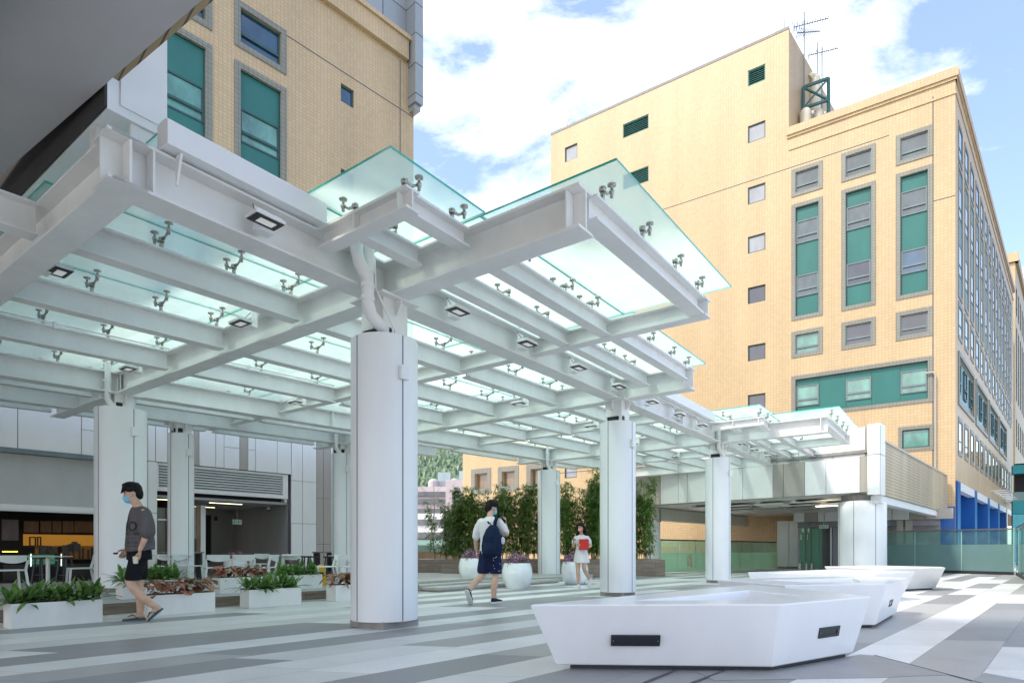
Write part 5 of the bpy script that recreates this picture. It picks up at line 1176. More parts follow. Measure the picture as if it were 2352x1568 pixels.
ipanel('door_opening',fn3,Dr-.02,470,484,1182,1290,dk); ipanel('alarm_box',fn3,Dr-.02,492,499,1185,1195,plain('dark red',(.10,.01,.01),.5,.1))
p = idx(545,1198,1.9); t = empty('exit_sign',p,SA+.0); tag(t,'small white exit sign with an arrow hanging in the grey lobby','sign')
MB().box((-.15,0,-.08),(.15,.025,.08)).box((-.004,.01,.08),(.004,.016,.75)).build('sign_box', M['clad'], t)
MB().box((.03,-.004,-.008),(.11,-.001,.008)).prism([(.01,-.004),(.05,-.004),(.05,-.001),(.01,-.001)],-.035,.035).build('arrow', M['green_em'], t)
MB().box((-.12,-.004,-.05),(-.08,-.001,.05)).box((-.055,-.004,-.05),(-.03,-.001,.05)).build('pictogram', M['green_em'], t)
p = idx(617,1170,1.2); t = empty('security_camera',p,SA); tag(t,'small dome camera under the lobby ceiling','camera'); MB().lathe([(.05,0),(.06,.02),(.06,.06),(.02,.12)],14).build('housing', M['clad'], t); MB().lathe([(.045,0),(.035,-.03),(.01,-.045)],14).build('lens', M['black'], t)

# ------------------------------------------------------------------ cafe furniture
cw_ = plain('white plastic chair',(.66,.68,.66),.38,.04)
def chair_proto():
    r = empty('cafe_chair'); W_, D2 = .44, .42
    mb = MB().prism([(-.21,-.21),(.21,-.21),(.22,.21),(-.22,.21)],.41,.435); mb.build('seat', cw_, r, bevel=.008)
    rg = []
    n = 10
    pts = []
    for i in range(n+1):
        a = (i/n-.5)*1.35; x = math.sin(a)*.34; y = .28-.10*(1-math.cos(a))*3.0; pts.append((x,y,abs(i/n-.5)*2))
    mb = MB()
    for i in range(n):
        (x0,y0,e0),(x1,y1,e1) = pts[i],pts[i+1]; lo0 = .545+.055*e0**2; lo1 = .545+.055*e1**2; h0 = .685; h1=.685
        mb.rings([[(x0,y0,lo0),(x0,y0+.02,lo0),(x0,y0+.035,h0),(x0,y0+.015,h0)],[(x1,y1,lo1),(x1,y1+.02,lo1),(x1,y1+.035,h1),(x1,y1+.015,h1)]], cap=(i in (0,n-1)))
    mb.build('backrest', cw_, r, smooth=True)
    for sx in (-1,1):
        MB().bar((sx*.20,-.19,.41),(sx*.23,-.22,0),.032,.036).build('leg', cw_, r); 
        MB().rings([[(sx*.225+a,.20+b,.0) for a,b in ((-.016,-.02),(.016,-.02),(.016,.02),(-.016,.02))] if False else [(sx*.24+a,.27+b,0) for a,b in ((-.016,-.02),(.016,-.02),(.016,.02),(-.016,.02))],[(sx*.205+a,.19+b,.42) for a,b in ((-.016,-.022),(.016,-.022),(.016,.022),(-.016,.022))],[(sx*.22+a,.235+b,.60) for a,b in ((-.013,-.018),(.013,-.018),(.013,.018),(-.013,.018))]]).build('leg', cw_, r)
    return r
ch = chair_proto()
cl = [(18,10.9,.25,'cropped by the left edge of the photo'),(186,12.1,1.7,'peeking out left of the thick column'),(352,13.6,2.2,'just right of the man in the T-shirt'),(432,13.9,-2.3,'in front of the thin column'),(497,12.5,.15,'seen from behind, leftmost of the middle pair'),(557,12.9,.1,'seen from behind beside the purple flowers'),(603,12.6,1.2,'turned sideways right of the middle pair'),(662,14.6,.3,'between the middle pair and the white wall panels'),(748,13.3,1.75,'turned sideways near the yellow floor sign'),(806,13.2,.2,'cut off by the biggest column'),(590,15.8,2.6,'farthest back in the lobby opening')]
for i,(x,Y,a,l) in enumerate(cl):
    c = ch if i==0 else copy_tree(ch); c.location=((x-PX)/FPX*Y,Y,.125); c.rotation_euler=(0,0,math.atan2((x-PX)/FPX,1)*-1+a+math.pi)
    c.rotation_euler=(0,0,math.atan2(-(x-PX)/FPX,1)+a+math.pi)
    tag(c,'white plastic cafe chair '+l,'chair','white chairs of the cafe')
tb = empty('cafe_table'); MB().prism([(-.32,-.32),(.32,-.32),(.32,.32),(-.32,.32)],.645,.66).build('table_top', plain('white table top',(.6,.63,.62),.15,.04), tb, bevel=.004); MB().cyl(0,0,.02,.645,.035,14).build('leg', M['steel'], tb, smooth=True); MB().lathe([(.22,0),(.22,.012),(.05,.025)],24).build('base', M['steel'], tb, smooth=True)
for i,(x,Y,l) in enumerate(((576,13.5,'between the middle chairs'),(650,14.3,'left of the chair near the white wall panels'),(800,14.1,'beside the biggest column'),(395,14.2,'in front of the thin column'),(110,12.2,'in front of the dark coffee shop'))):
    c = tb if i==0 else copy_tree(tb); c.location=((x-PX)/FPX*Y,Y,.125); c.rotation_euler=(0,0,TH); tag(c,'square white cafe table '+l,'table','white cafe tables')
st = empty('bar_stool'); MB().lathe([(.16,.58),(.165,.6),(.16,.615)],20).build('seat', fr_, st, smooth=True)
for a in range(4):
    v = Vector((math.cos(a*1.571+.78),math.sin(a*1.571+.78),0)); MB().bar(v*.11+Vector((0,0,.58)),v*.18,.03,.03).build('leg', M['black'], st)
MB().lathe([(.145,.2),(.155,.2),(.155,.215),(.145,.215)],20).build('foot_ring', M['black'], st)
for i,(x,Y,l) in enumerate(((717,16.6,'left of the yellow floor sign'),(704,17.4,'against the white wall panels'),(757,16.2,'right of the yellow floor sign'),(150,14.0,'in the dark coffee shop, right one'),(95,14.2,'in the dark coffee shop, left one'))):
    c = st if i==0 else copy_tree(st); c.location=((x-PX)/FPX*Y,Y,.125); tag(c,'dark wooden bar stool '+l,'stool','dark bar stools')
for x,Y,w_,l in ((743,17.6,.5,'against the white wall panels'),(415,16.0,1.0,'behind the thin column')):
    t = empty('bar_table',((x-PX)/FPX*Y,Y,.125),SA); tag(t,'brown wooden high table '+l,'table'); MB().box((-w_/2,-.2,.70),(w_/2,.2,.735)).build('table_top', M['wood'], t, bevel=.004)
    for sx in (-1,1): MB().box((sx*(w_/2-.04)-.02,-.15,0),(sx*(w_/2-.04)+.02,.15,.70)).build('leg', M['black'], t)
t = empty('floor_sign',((738-PX)/FPX*13.6,13.6,.125),.3); tag(t,'yellow folding wet floor sign on the terrace','floor sign')
ye = plain('yellow plastic',(.75,.45,.02),.4,.05)
MB().rings([[(-.13,-.12,0),(.13,-.12,0),(.13,-.10,0),(-.13,-.10,0)],[(-.06,-.02,.46),(.06,-.02,.46),(.06,0,.46),(-.06,0,.46)]]).rings([[(-.13,.10,0),(.13,.10,0),(.13,.12,0),(-.13,.12,0)],[(-.06,0.0,.46),(.06,0.0,.46),(.06,.02,.46),(-.06,.02,.46)]]).build('board', ye, t)
MB().box((-.05,-.085,.2),(.05,-.078,.3)).build('pictogram', M['black'], t)
# ------------------------------------------------------------------ people
def ball(mb, c, r, k=14, m=9, rot=None):
    c = Vector(c); r = Vector(r) if not isinstance(r,(int,float)) else Vector((r,r,r)); rg=[]
    for j in range(m+1):
        a = -math.pi/2+math.pi*j/m; a = max(min(a,1.5),-1.5)
        rg.append([c+(rot or Matrix.Identity(3))@Vector((r.x*math.cos(a)*math.cos(2*math.pi*i/k), r.y*math.cos(a)*math.sin(2*math.pi*i/k), r.z*math.sin(a))) for i in range(k)])
    mb.rings(rg)
def cap(mb, p, q, r0, r1, k=12):
    p=Vector(p); q=Vector(q); mb.tube([p,q],[r0,r1],k); ball(mb,p,r0,k,6); ball(mb,q,r1,k,6)
def limb(mb, pts, rs, k=14):
    """smooth tapered limb through the joints"""
    P=[Vector(p) for p in pts]; out=[]; rr=[]
    for i in range(len(P)-1):
        p0=P[max(i-1,0)];p1=P[i];p2_=P[i+1];p3_=P[min(i+2,len(P)-1)]
        for s in range(5):
            t=s/5; out.append(.5*((2*p1)+(-p0+p2_)*t+(2*p0-5*p1+4*p2_-p3_)*t*t+(-p0+3*p1-3*p2_+p3_)*t**3)); rr.append(rs[i]+(rs[i+1]-rs[i])*t)
    out.append(P[-1]); rr.append(rs[-1]); mb.tube(out, rr, k); ball(mb,P[0],rs[0],k,6); ball(mb,P[-1],rs[-1],k,6)
def loft(mb, secs, k=24):
    """closed body of elliptical sections (centre, rx, ry, tilt about y)"""
    rg=[]
    for c,rx,ry,*e in secs:
        c=Vector(c); t=e[0] if e else 0; pw = e[1] if len(e)>1 else 1.0; M3=Matrix.Rotation(t,3,'Y'); row=[]
        for i in range(k):
            a=2*math.pi*i/k; ca,sa=math.cos(a),math.sin(a); row.append(c+M3@Vector((rx*math.copysign(abs(ca)**pw,ca), ry*math.copysign(abs(sa)**pw,sa),0)))
        rg.append(row)
    mb.rings(rg)
def fuse(mb, vox, smooth=6, name='body'):
    me = mb.mesh('tmp'); o = bpy.data.objects.new('tmp', me); COL.objects.link(o)
    r = o.modifiers.new('r','REMESH'); r.mode='VOXEL'; r.voxel_size=vox; r.adaptivity=0
    s = o.modifiers.new('s','SMOOTH'); s.iterations=smooth; s.factor=.5
    dg = bpy.context.evaluated_depsgraph_get(); n = bpy.data.meshes.new_from_object(o.evaluated_get(dg)); bpy.data.objects.remove(o); n.name=name; n.materials.clear()
    if name=='hair':
        n.update()
        for v in n.vertices: v.co += Vector(v.normal)*(.006*noise.noise(Vector((v.co.x*30,v.co.y*55,v.co.z*12)))+.003*noise.noise(Vector(v.co)*90))
    n.polygons.foreach_set('use_smooth',[True]*len(n.polygons)); return n
def hand(mb, w, d, pn, sc=1.0, curl=.5, thumb=1):
    """palm from the wrist w along d; pn = palm normal; five bent fingers and a thumb leaving the side of the palm"""
    w=Vector(w); d=Vector(d).normalized(); pn=(Vector(pn)-d*Vector(pn).dot(d)).normalized(); s=d.cross(pn).normalized()*thumb
    for q in (-.026,-.009,.009,.024): cap(mb, w+s*q*.7*sc+d*.012*sc, w+s*q*sc+d*.082*sc, .014*sc, .0125*sc, 8)
    for i,(q,l) in enumerate(((.029,.068),(.010,.078),(-.010,.072),(-.028,.056))):
        b=w+s*q*sc+d*.088*sc; a=curl*(.9+.12*i); d1=(d*math.cos(a*.6)+pn*math.sin(a*.6)); d2=(d*math.cos(a*1.7)+pn*math.sin(a*1.7)); d3=(d*math.cos(a*2.6)+pn*math.sin(a*2.6))
        p1=b+d1*l*.45*sc; p2_=p1+d2*l*.33*sc; p3_=p2_+d3*l*.27*sc; mb.tube([b,p1,p2_,p3_],[.0092*sc,.0088*sc,.0082*sc,.0068*sc],8); ball(mb,p3_,.0068*sc,8,5)
    b=w+s*.030*sc+d*.025*sc; p1=b+(s*.8+d*.6+pn*.25).normalized()*.040*sc; p2_=p1+(s*.25+d*.85+pn*.5).normalized()*.030*sc; mb.tube([b,p1,p2_],[.013*sc,.0105*sc,.0085*sc],8); ball(mb,p2_,.0085*sc,8,5)
def head(mb, c, yaw=0, pitch=0, s=1.0):
    """skull, jaw, nose, lips, brows and ears; faces +x before turning"""
    Rm = Matrix.Rotation(yaw,3,'Z') @ Matrix.Rotation(pitch,3,'Y'); c=Vector(c)
    def P(x,y,z): return c+Rm@(Vector((x,y,z))*s)
    ball(mb,P(-.008,0,.028),Vector((.096,.077,.098))*s,18,12,Rm); ball(mb,P(.028,0,-.035),Vector((.062,.058,.078))*s,16,10,Rm)
    ball(mb,P(.052,0,-.088),Vector((.030,.032,.026))*s,10,6,Rm); ball(mb,P(.060,0,.028),Vector((.026,.052,.020))*s,10,6,Rm)
    mb.tube([P(.082,0,.014),P(.100,0,-.022)],[.008*s,.0135*s],8); ball(mb,P(.098,0,-.024),.0145*s,8,6); ball(mb,P(.082,0,-.055),Vector((.012,.024,.010))*s,8,6,Rm)
    for e in (-1,1):
        ball(mb,P(-.008,e*.078,-.008),Vector((.018,.008,.031))*s,10,7,Rm); ball(mb,P(.062,e*.040,-.020),Vector((.026,.022,.024))*s,8,6,Rm)
    return P, Rm
def eyes(P, Rm, s, parent):
    mb=MB()
    for e in (-1,1): ball(mb,P(.0835,e*.031,.004),Vector((.010,.014,.0065))*s,10,6,Rm)
    o=mb.build('eyes', M['eye'], parent, smooth=True); mb=MB()
    for e in (-1,1): ball(mb,P(.0925,e*.031,.004),Vector((.003,.006,.006))*s,8,5,Rm); mb.bar(P(.088,e*.014,.024),P(.082,e*.046,.022),.006*s,.006*s)
    mb.build('irises_and_brows', M['hair'], parent)
def skin(name,c):
    m,nt,b=newmat(name); tc=N(nt,'ShaderNodeTexCoord'); n=N(nt,'ShaderNodeTexNoise'); n.inputs['Scale'].default_value=14; n.inputs['Detail'].default_value=5; nt.links.new(tc.outputs['Object'],n.inputs['Vector'])
    r=N(nt,'ShaderNodeValToRGB'); r.color_ramp.elements[0].color=(c[0]*.88,c[1]*.80,c[2]*.76,1); r.color_ramp.elements[1].color=(*c,1); r.color_ramp.elements[0].position=.35; r.color_ramp.elements[1].position=.6; nt.links.new(n.outputs['Fac'],r.inputs[0]); nt.links.new(r.outputs[0],b.inputs['Base Color'])
    b.inputs['Roughness'].default_value=.5; b.inputs['Subsurface Weight'].default_value=.12; b.inputs['Subsurface Radius'].default_value=(.02,.008,.005); b.inputs['Subsurface Scale'].default_value=.5; return m
M['skin']=skin('light skin',(.62,.40,.29)); M['eye']=plain('eye white',(.7,.68,.65),.2,0); M['hair']=plain('black hair',(.012,.010,.010),.45,.4,scale=40,bump=.6)
M['hairb']=plain('dark brown hair',(.020,.010,.008),.42,.5,scale=30,bump=.6)
for k_ in ('hair','hairb'): M[k_].node_tree.nodes['Principled BSDF'].inputs['Specular IOR Level'].default_value = .12
def cloth(name,c,var=.1,sc=9,bump=.35,rough=.9):
    m,nt,b=newmat(name); Lk=nt.links.new; tc=N(nt,'ShaderNodeTexCoord'); mp=N(nt,'ShaderNodeMapping'); mp.inputs['Scale'].default_value=(1.4,1.4,.35); Lk(tc.outputs['Object'],mp.inputs[0])
    n=N(nt,'ShaderNodeTexNoise'); n.inputs['Scale'].default_value=sc; n.inputs['Detail'].default_value=6; n.inputs['Distortion'].default_value=.8; Lk(mp.outputs[0],n.inputs['Vector'])
    r=N(nt,'ShaderNodeMapRange'); r.inputs['From Min'].default_value=.3; r.inputs['From Max'].default_value=.7; r.inputs['To Min'].default_value=1-var; r.inputs['To Max'].default_value=1+var; Lk(n.outputs['Fac'],r.inputs[0])
    v=N(nt,'ShaderNodeVectorMath',operation='SCALE'); v.inputs[0].default_value=c; Lk(r.outputs[0],v.inputs['Scale']); Lk(v.outputs[0],b.inputs['Base Color']); b.inputs['Roughness'].default_value=rough; b.inputs['Specular IOR Level'].default_value=.15
    bp=N(nt,'ShaderNodeBump'); bp.inputs['Strength'].default_value=bump; bp.inputs['Distance'].default_value=.02; Lk(n.outputs['Fac'],bp.inputs['Height']); Lk(bp.outputs[0],b.inputs['Normal']); return m
M['tee']=cloth('faded grey cotton',(.115,.104,.108)); M['blk']=cloth('black shorts',(.012,.012,.016)); M['mask']=cloth('blue mask',(.22,.55,.78),.05); M['shirt']=cloth('white linen shirt',(.72,.70,.72),.04,12); M['navy']=cloth('navy cloth',(.012,.022,.055),.2); M['navy2']=cloth('navy printed shorts',(.014,.022,.065),.15)
M['dress']=cloth('white cotton dress',(.74,.72,.73),.04,10); M['print']=plain('black print',(.02,.02,.022),.8,.1); M['redp']=plain('red plastic',(.55,.01,.01),.35,.05); M['shoe']=cloth('navy knit shoe',(.03,.035,.06),.2); M['sole']=plain('white sole',(.7,.7,.68),.6,.05)
M['flop']=plain('teal rubber',(.005,.10,.13),.5,.1)
def person(loc, rz, label):
    r = empty('person', loc, rz); tag(r,label,'person'); return r
def hairshell(mb, P, Rm, s, pts):
    for x,y,z,rx,ry,rz_ in pts: ball(mb,P(x,y,z),Vector((rx,ry,rz_))*s,16,10,Rm)
# ---- man in the grey T-shirt: faces -x in the photo, seen in profile; local x forward, y to his left
A = person((-4.79,7.86,0), R(216), 'man in oversized grey printed T-shirt, black shorts and flip-flops with a paper cup')
mb = MB()
HP,Rh = head(mb,(.045,0,1.615),0,R(14),1.0)
limb(mb,[(.03,0,1.555),(-.01,0,1.47),(-.03,0,1.40)],[.055,.058,.075]); 
loft(mb,[((-.03,0,.86),.10,.15),((-.035,0,.95),.105,.155),((-.03,0,1.08),.10,.145),((-.03,0,1.22),.115,.165),((-.035,0,1.34),.11,.175),((-.03,0,1.42),.075,.12)])
# legs: left (near) leg stands behind on its toes, right leg forward flat
limb(mb,[(-.02,.085,.88),(.03,.09,.68),(.075,.09,.50),(-.06,.09,.30),(-.235,.09,.155)],[.088,.078,.056,.056,.036])
limb(mb,[(-.02,-.085,.88),(-.03,-.09,.68),(-.03,-.09,.46),(-.05,-.09,.26),(-.045,-.09,.075)],[.088,.078,.055,.056,.036])
# arms
limb(mb,[(-.055,.19,1.37),(-.085,.235,1.13),(-.02,.235,.91)],[.052,.042,.028]); limb(mb,[(-.04,-.19,1.37),(-.02,-.24,1.13),(.09,-.22,.93)],[.052,.042,.028])
# feet
def foot(mb, heel, toe, s=1.0, up=(0,0,1)):
    h=Vector(heel); t=Vector(toe); d=(t-h); 
    mb.rings([[h+d*u+Vector((0,1,0))*w_*math.cos(a)+Vector(up)*(hh*.5+hh*.5*math.sin(a)) for a in [2*math.pi*i/12 for i in range(12)]] for u,w_,hh in ((-.02,.018,.03),(.05,.030,.055),(.3,.034,.075),(.6,.040,.05),(.85,.046,.03),(1.0,.030,.016))])
    sd=Vector((0,1,0))
    for q,l in ((-.034,.022),(-.017,.026),(0,.028),(.017,.03),(.036,.034)): cap(mb,t+sd*q+Vector(up)*.01-d.normalized()*.02,t+sd*q+Vector(up)*.009+d.normalized()*l*.5,.009,.008,8)
fd = Vector((math.cos(R(-42)),0,math.sin(R(-42)))); hb = Vector((-.27,.09,.155)); foot(mb,hb,hb+fd*.215,1,(math.sin(R(42)),0,math.cos(R(42))))
foot(mb,(-.10,-.09,.022),(.12,-.09,.022))
body = fuse(mb,.0085,4); 
hm_ = MB(); hand(hm_,(-.018,.238,.895),(.12,0,-1),(.9,-.3,0),1.0,.62,-1); hand(hm_,(.098,-.218,.915),(.45,0,-1),(0,1,0),1.0,.7,1)
bm=bmesh.new(); bm.from_mesh(body); t_=hm_.mesh('h'); t_.polygons.foreach_set('use_smooth',[True]*len(t_.polygons)); bm.from_mesh(t_); bm.to_mesh(body); bm.free(); link('body',body,M['skin'],A)
eyes(HP,Rh,1.0,A)
mb=MB(); hairshell(mb,HP,Rh,1.0,[(-.022,0,.060,.104,.092,.092),(-.06,0,.01,.066,.082,.09),(.036,0,.090,.060,.074,.036),(.01,0,.125,.078,.066,.034),(-.075,0,-.035,.035,.055,.05)])
for i in range(26):
    rn=random.Random(i); y=rn.uniform(-.055,.055); x=rn.uniform(.03,.09); q=HP(x,y,.098-.3*(x-.03)); cap(mb,q,q+Rh@Vector((.028,rn.uniform(-.01,.01),-.045)),.012,.004,6)
link('hair',fuse(mb,.006,3,'hair'),M['hair'],A)
mb=MB(); ball(mb,HP(.072,0,-.055),Vector((.045,.058,.050)),16,10,Rh); ball(mb,HP(.085,0,-.035),Vector((.035,.036,.036)),12,8,Rh); o=link('face_mask',fuse(mb,.006,3,'face_mask'),M['mask'],A)
mb=MB(); 
for e in (-1,1): mb.tube([HP(.065,e*.060,-.03),HP(.02,e*.080,-.012),HP(-.012,e*.088,.012)],.002,5); mb.tube([HP(.055,e*.060,-.078),HP(.02,e*.076,-.055),HP(-.018,e*.088,-.022)],.002,5)
mb.build('ear_loops',M['shirt'],A)
mb=MB(); loft(mb,[((-.045,0,.895),.17,.235,R(4)),((-.04,0,.95),.168,.232),((-.04,0,1.06),.158,.222),((-.04,0,1.2),.150,.215),((-.045,0,1.33),.138,.215),((-.04,0,1.40),.118,.178),((-.025,0,1.45),.082,.105)])
limb(mb,[(-.045,.15,1.375),(-.09,.235,1.27),(-.10,.255,1.13)],[.080,.088,.092]); limb(mb,[(-.045,-.15,1.375),(-.05,-.235,1.27),(-.05,-.255,1.13)],[.080,.088,.092])
def cutflat(me, z, keep=1):
    for v in me.vertices:
        if v.co.z<z and keep: v.co.z=z+(v.co.z-z)*.12
me=fuse(mb,.010,4,'t_shirt')
for v in me.vertices:   # soft folds
    v.co += Vector(v.normal)*(.013*noise.noise(Vector((v.co.x*9,v.co.y*9,v.co.z*4)))+.006*noise.noise(Vector((v.co.x*22,v.co.y*22,v.co.z*9))))
tee=link('t_shirt',me,M['tee'],A)
dg=bpy.context.evaluated_depsgraph_get(); bv=BVHTree.FromPolygons([v.co for v in me.vertices],[p.vertices[:] for p in me.polygons])
def print_on(s,size,sh,z,par,bv,az=R(52)):
    cu=bpy.data.curves.new('p','FONT'); cu.body=s; cu.size=size; cu.align_x='CENTER'; cu.align_y='CENTER'; t=bpy.data.objects.new('p',cu); COL.objects.link(t)
    dg=bpy.context.evaluated_depsgraph_get(); m=bpy.data.meshes.new_from_object(t.evaluated_get(dg)); bpy.data.objects.remove(t)
    bm=bmesh.new(); bm.from_mesh(m); bmesh.ops.triangulate(bm,faces=bm.faces[:]); bmesh.ops.subdivide_edges(bm,edges=[e for e in bm.edges if e.calc_length()>size*.12],cuts=2,use_grid_fill=True); dead=[]
    n_=Vector((math.cos(az),math.sin(az),0)); rt=Vector((-n_.y,n_.x,0)); c0=Vector((-.04,0,z))
    for v in bm.verts:
        h=bv.ray_cast(c0+n_*1.0+rt*(v.co.x+sh)+Vector((0,0,v.co.y)),-n_)
        if h[0] is None: dead.append(v); continue
        v.co=h[0]+n_*.005
    bmesh.ops.delete(bm,geom=dead,context='VERTS'); bm.to_mesh(m); bm.free(); m.materials.clear(); return link('lettering',m,M['print'],par)
print_on('lo',.27,-.005,1.22,A,bv); print_on('SINCE 1886',.050,.0,1.105,A,bv)
for s_,z_q,w_ in (('COLA - ORIGINAL',1.05,.019),('Coca-Cola',1.0,.045),('ATLANTA GEORGIA',.95,.019)): print_on(s_,w_,.0,z_q,A,bv)
mb=MB(); loft(mb,[((-.03,0,.78),.145,.19),((-.03,0,.88),.14,.185),((-.03,0,.96),.13,.175)]); limb(mb,[(-.02,.09,.84),(.02,.098,.66),(.045,.10,.56)],[.105,.102,.095]); limb(mb,[(-.02,-.09,.84),(-.035,-.098,.66),(-.04,-.10,.56)],[.105,.10,.095])
me=fuse(mb,.010,4,'shorts'); cutflat(me,.525); link('shorts',me,M['blk'],A)
def flop(heel,toe,up):
    mb=MB(); h=Vector(heel);t=Vector(toe);d=t-h; up=Vector(up); rg=[]
    for u,w_ in ((-.06,.022),(0,.036),(.3,.034),(.6,.042),(.9,.048),(1.05,.046),(1.13,.026)): rg.append([h+d*u+Vector((0,1,0))*w_*s+up*q for s,q in ((-1,-.018),(1,-.018),(1,0),(-1,0))])
    mb.rings(rg)
    for s in (-1,1): mb.tube([h+d*.35+Vector((0,s*.038,0)),h+d*.6+Vector((0,s*.030,0))+up*.055,h+d*.86+up*.03,h+d*.9],[.006]*4,6)
    mb.build('flip_flop',M['flop'],A)
flop(hb-Vector((.0,0,.004)),hb+fd*.215,(math.sin(R(42)),0,math.cos(R(42)))); flop((-.10,-.09,.020),(.12,-.09,.020),(0,0,1))
cup=empty('paper_cup',tuple(Vector((-4.79,7.86,0))+Matrix.Rotation(R(216),3,'Z')@Vector((.030,.245,.735))),R(216)); MB().lathe([(.024,0),(.025,.002),(.033,.085),(.034,.088),(.031,.088),(.023,.004)],20).build('cup',plain('cream paper',(.72,.66,.55),.6,.04),cup,smooth=True); MB().lathe([(.0262,.015),(.0285,.04)],20).build('printed_band',plain('brown print',(.5,.40,.30),.6,.3),cup); tag(cup,'small cream paper cup in the hand of the man in the T-shirt','cup')
ph=MB(); ball(ph,(0,0,0),Vector((.034,.02,.014)),14,8); o=ph.build('sunglasses',M['black'],None,smooth=True); o.location=Vector((-4.79,7.86,0))+Matrix.Rotation(R(216),3,'Z')@Vector((.215,-.2,.86)); tag(o,'small dark object sticking out of the hidden hand of the T-shirt man','object')
# ---- man with the backpack: seen from behind, walks away to the right
B = person((-.375,10.55,0), R(62), 'man seen from behind in white shirt and navy shorts, phone raised')
mb=MB(); HPb,Rhb=head(mb,(.05,-.0,1.63),R(-38),R(16),1.0)
limb(mb,[(.02,0,1.56),(-.01,0,1.48),(-.02,0,1.41)],[.052,.055,.075])
loft(mb,[((0,0,.88),.10,.155),((0,0,1.0),.10,.145),((0,0,1.25),.11,.17),((-.01,0,1.38),.10,.17),((-.01,0,1.43),.07,.12)])
# right leg stands, left leg trails with the heel lifted
limb(mb,[(0,-.085,.90),(.02,-.09,.70),(.03,-.09,.48),(-.02,-.09,.28),(-.03,-.09,.085)],[.085,.078,.056,.058,.036])
limb(mb,[(0,.09,.90),(-.03,.10,.70),(-.06,.11,.49),(-.30,.14,.34),(-.43,.16,.22)],[.085,.078,.056,.056,.036])
limb(mb,[(-.02,.20,1.38),(-.03,.27,1.14),(.02,.285,.90)],[.05,.042,.028]); limb(mb,[(-.01,-.20,1.38),(.02,-.31,1.17),(.16,-.20,1.36)],[.05,.044,.028])
body=fuse(mb,.0095,4); hm_=MB(); hand(hm_,(.022,.287,.885),(.1,0,-1),(.5,-1,0),1.0,.6,1); hand(hm_,(.165,-.195,1.375),(.35,.35,1),(.6,.8,0),1.0,.8,1)
bm=bmesh.new(); bm.from_mesh(body); t_=hm_.mesh('h'); bm.from_mesh(t_); bm.to_mesh(body); bm.free(); body.polygons.foreach_set('use_smooth',[True]*len(body.polygons)); link('body',body,M['skin'],B); eyes(HPb,Rhb,1.0,B)
mb=MB(); hairshell(mb,HPb,Rhb,1.0,[(-.018,0,.050,.104,.092,.090),(-.055,0,.0,.068,.085,.09),(.04,0,.085,.065,.075,.04),(-.07,0,-.05,.045,.062,.05),(.075,0,.06,.02,.06,.03)]); link('hair',fuse(mb,.0065,3,'hair'),M['hair'],B)
mb=MB(); ball(mb,HPb(.072,0,-.055),Vector((.045,.058,.050)),16,10,Rhb); mb.tube([HPb(.065,-.060,-.03),HPb(.02,-.080,-.012),HPb(-.012,-.088,.012)],.003,5); mb.tube([HPb(.055,-.060,-.078),HPb(.02,-.076,-.055),HPb(-.018,-.088,-.022)],.003,5); mb.build('face_mask',M['mask'],B,smooth=True)
mb=MB(); loft(mb,[((0,0,.885),.135,.20),((-.002,0,.95),.13,.192),((0,0,1.1),.122,.182),((0,0,1.27),.13,.200),((-.01,0,1.385),.112,.205),((-.01,0,1.43),.085,.13),((-.005,0,1.475),.062,.068)])
limb(mb,[(-.015,.17,1.385),(-.03,.235,1.25),(-.03,.262,1.13)],[.070,.072,.066]); limb(mb,[(-.015,-.17,1.385),(0,-.245,1.28),(.03,-.275,1.21)],[.070,.075,.072])
me=fuse(mb,.010,4,'shirt')
for v in me.vertices: v.co+=Vector(v.normal)*(.007*noise.noise(Vector((v.co.x*9,v.co.y*9,v.co.z*4)))+.003*noise.noise(Vector(v.co)*22))
link('shirt',me,M['shirt'],B)
mb=MB(); loft(mb,[((0,0,.80),.13,.175),((0,0,.90),.125,.17),((0,0,.96),.12,.16)]); limb(mb,[(0,-.09,.84),(.02,-.095,.66),(.025,-.098,.55)],[.105,.11,.11]); limb(mb,[(0,.09,.84),(-.03,.10,.66),(-.045,.11,.56)],[.105,.11,.108])
me=fuse(mb,.010,4,'shorts'); cutflat(me,.505); so=link('shorts',me,M['navy2'],B)
rn=random.Random(5); bvs=BVHTree.FromPolygons([v.co for v in me.vertices],[p.vertices[:] for p in me.polygons]); mb=MB()
for i in range(46):
    a=rn.uniform(0,6.28); z=rn.uniform(.53,.88); y0=rn.choice((-.095,.095)); h=bvs.ray_cast(Vector((math.cos(a)*1.0,y0+math.sin(a)*1.0,z)),Vector((-math.cos(a),-math.sin(a),0)))
    if h[0] is not None: n_=h[1]; s_=Vector((-n_.y,n_.x,0)).normalized()*.006; u_=Vector((0,0,.009)); q=h[0]+n_*.003; mb.quad(q-s_-u_,q+s_-u_*.4,q+s_+u_,q-s_+u_*.4)
mb.build('white_motifs',M['shirt'],so)
def shoe(par,heel,d,up,mu,ms,ln=.27):
    heel=Vector(heel); d=Vector(d).normalized(); up=Vector(up).normalized(); sd=d.cross(up)
    a=MB(); a.rings([[heel+d*u*ln+sd*w_*math.cos(t)+up*(h0+hh*(.5+.5*math.sin(t))) for t in [2*math.pi*i/14 for i in range(14)]] for u,w_,h0,hh in ((-.02,.026,.02,.05),(.03,.035,.018,.075),(.22,.038,.018,.085),(.45,.040,.018,.062),(.75,.046,.018,.042),(.95,.036,.018,.03),(1.0,.02,.018,.02))]); o=a.build('shoe',mu,par,smooth=True)
    b=MB(); b.rings([[heel+d*u*ln+sd*w_*s+up*q for s,q in ((-1,0),(1,0),(1,.026),(-1,.026))] for u,w_ in ((-.05,.024),(0,.036),(.3,.036),(.6,.044),(.85,.046),(1.02,.028))]); b.build('sole',ms,o,smooth=False)
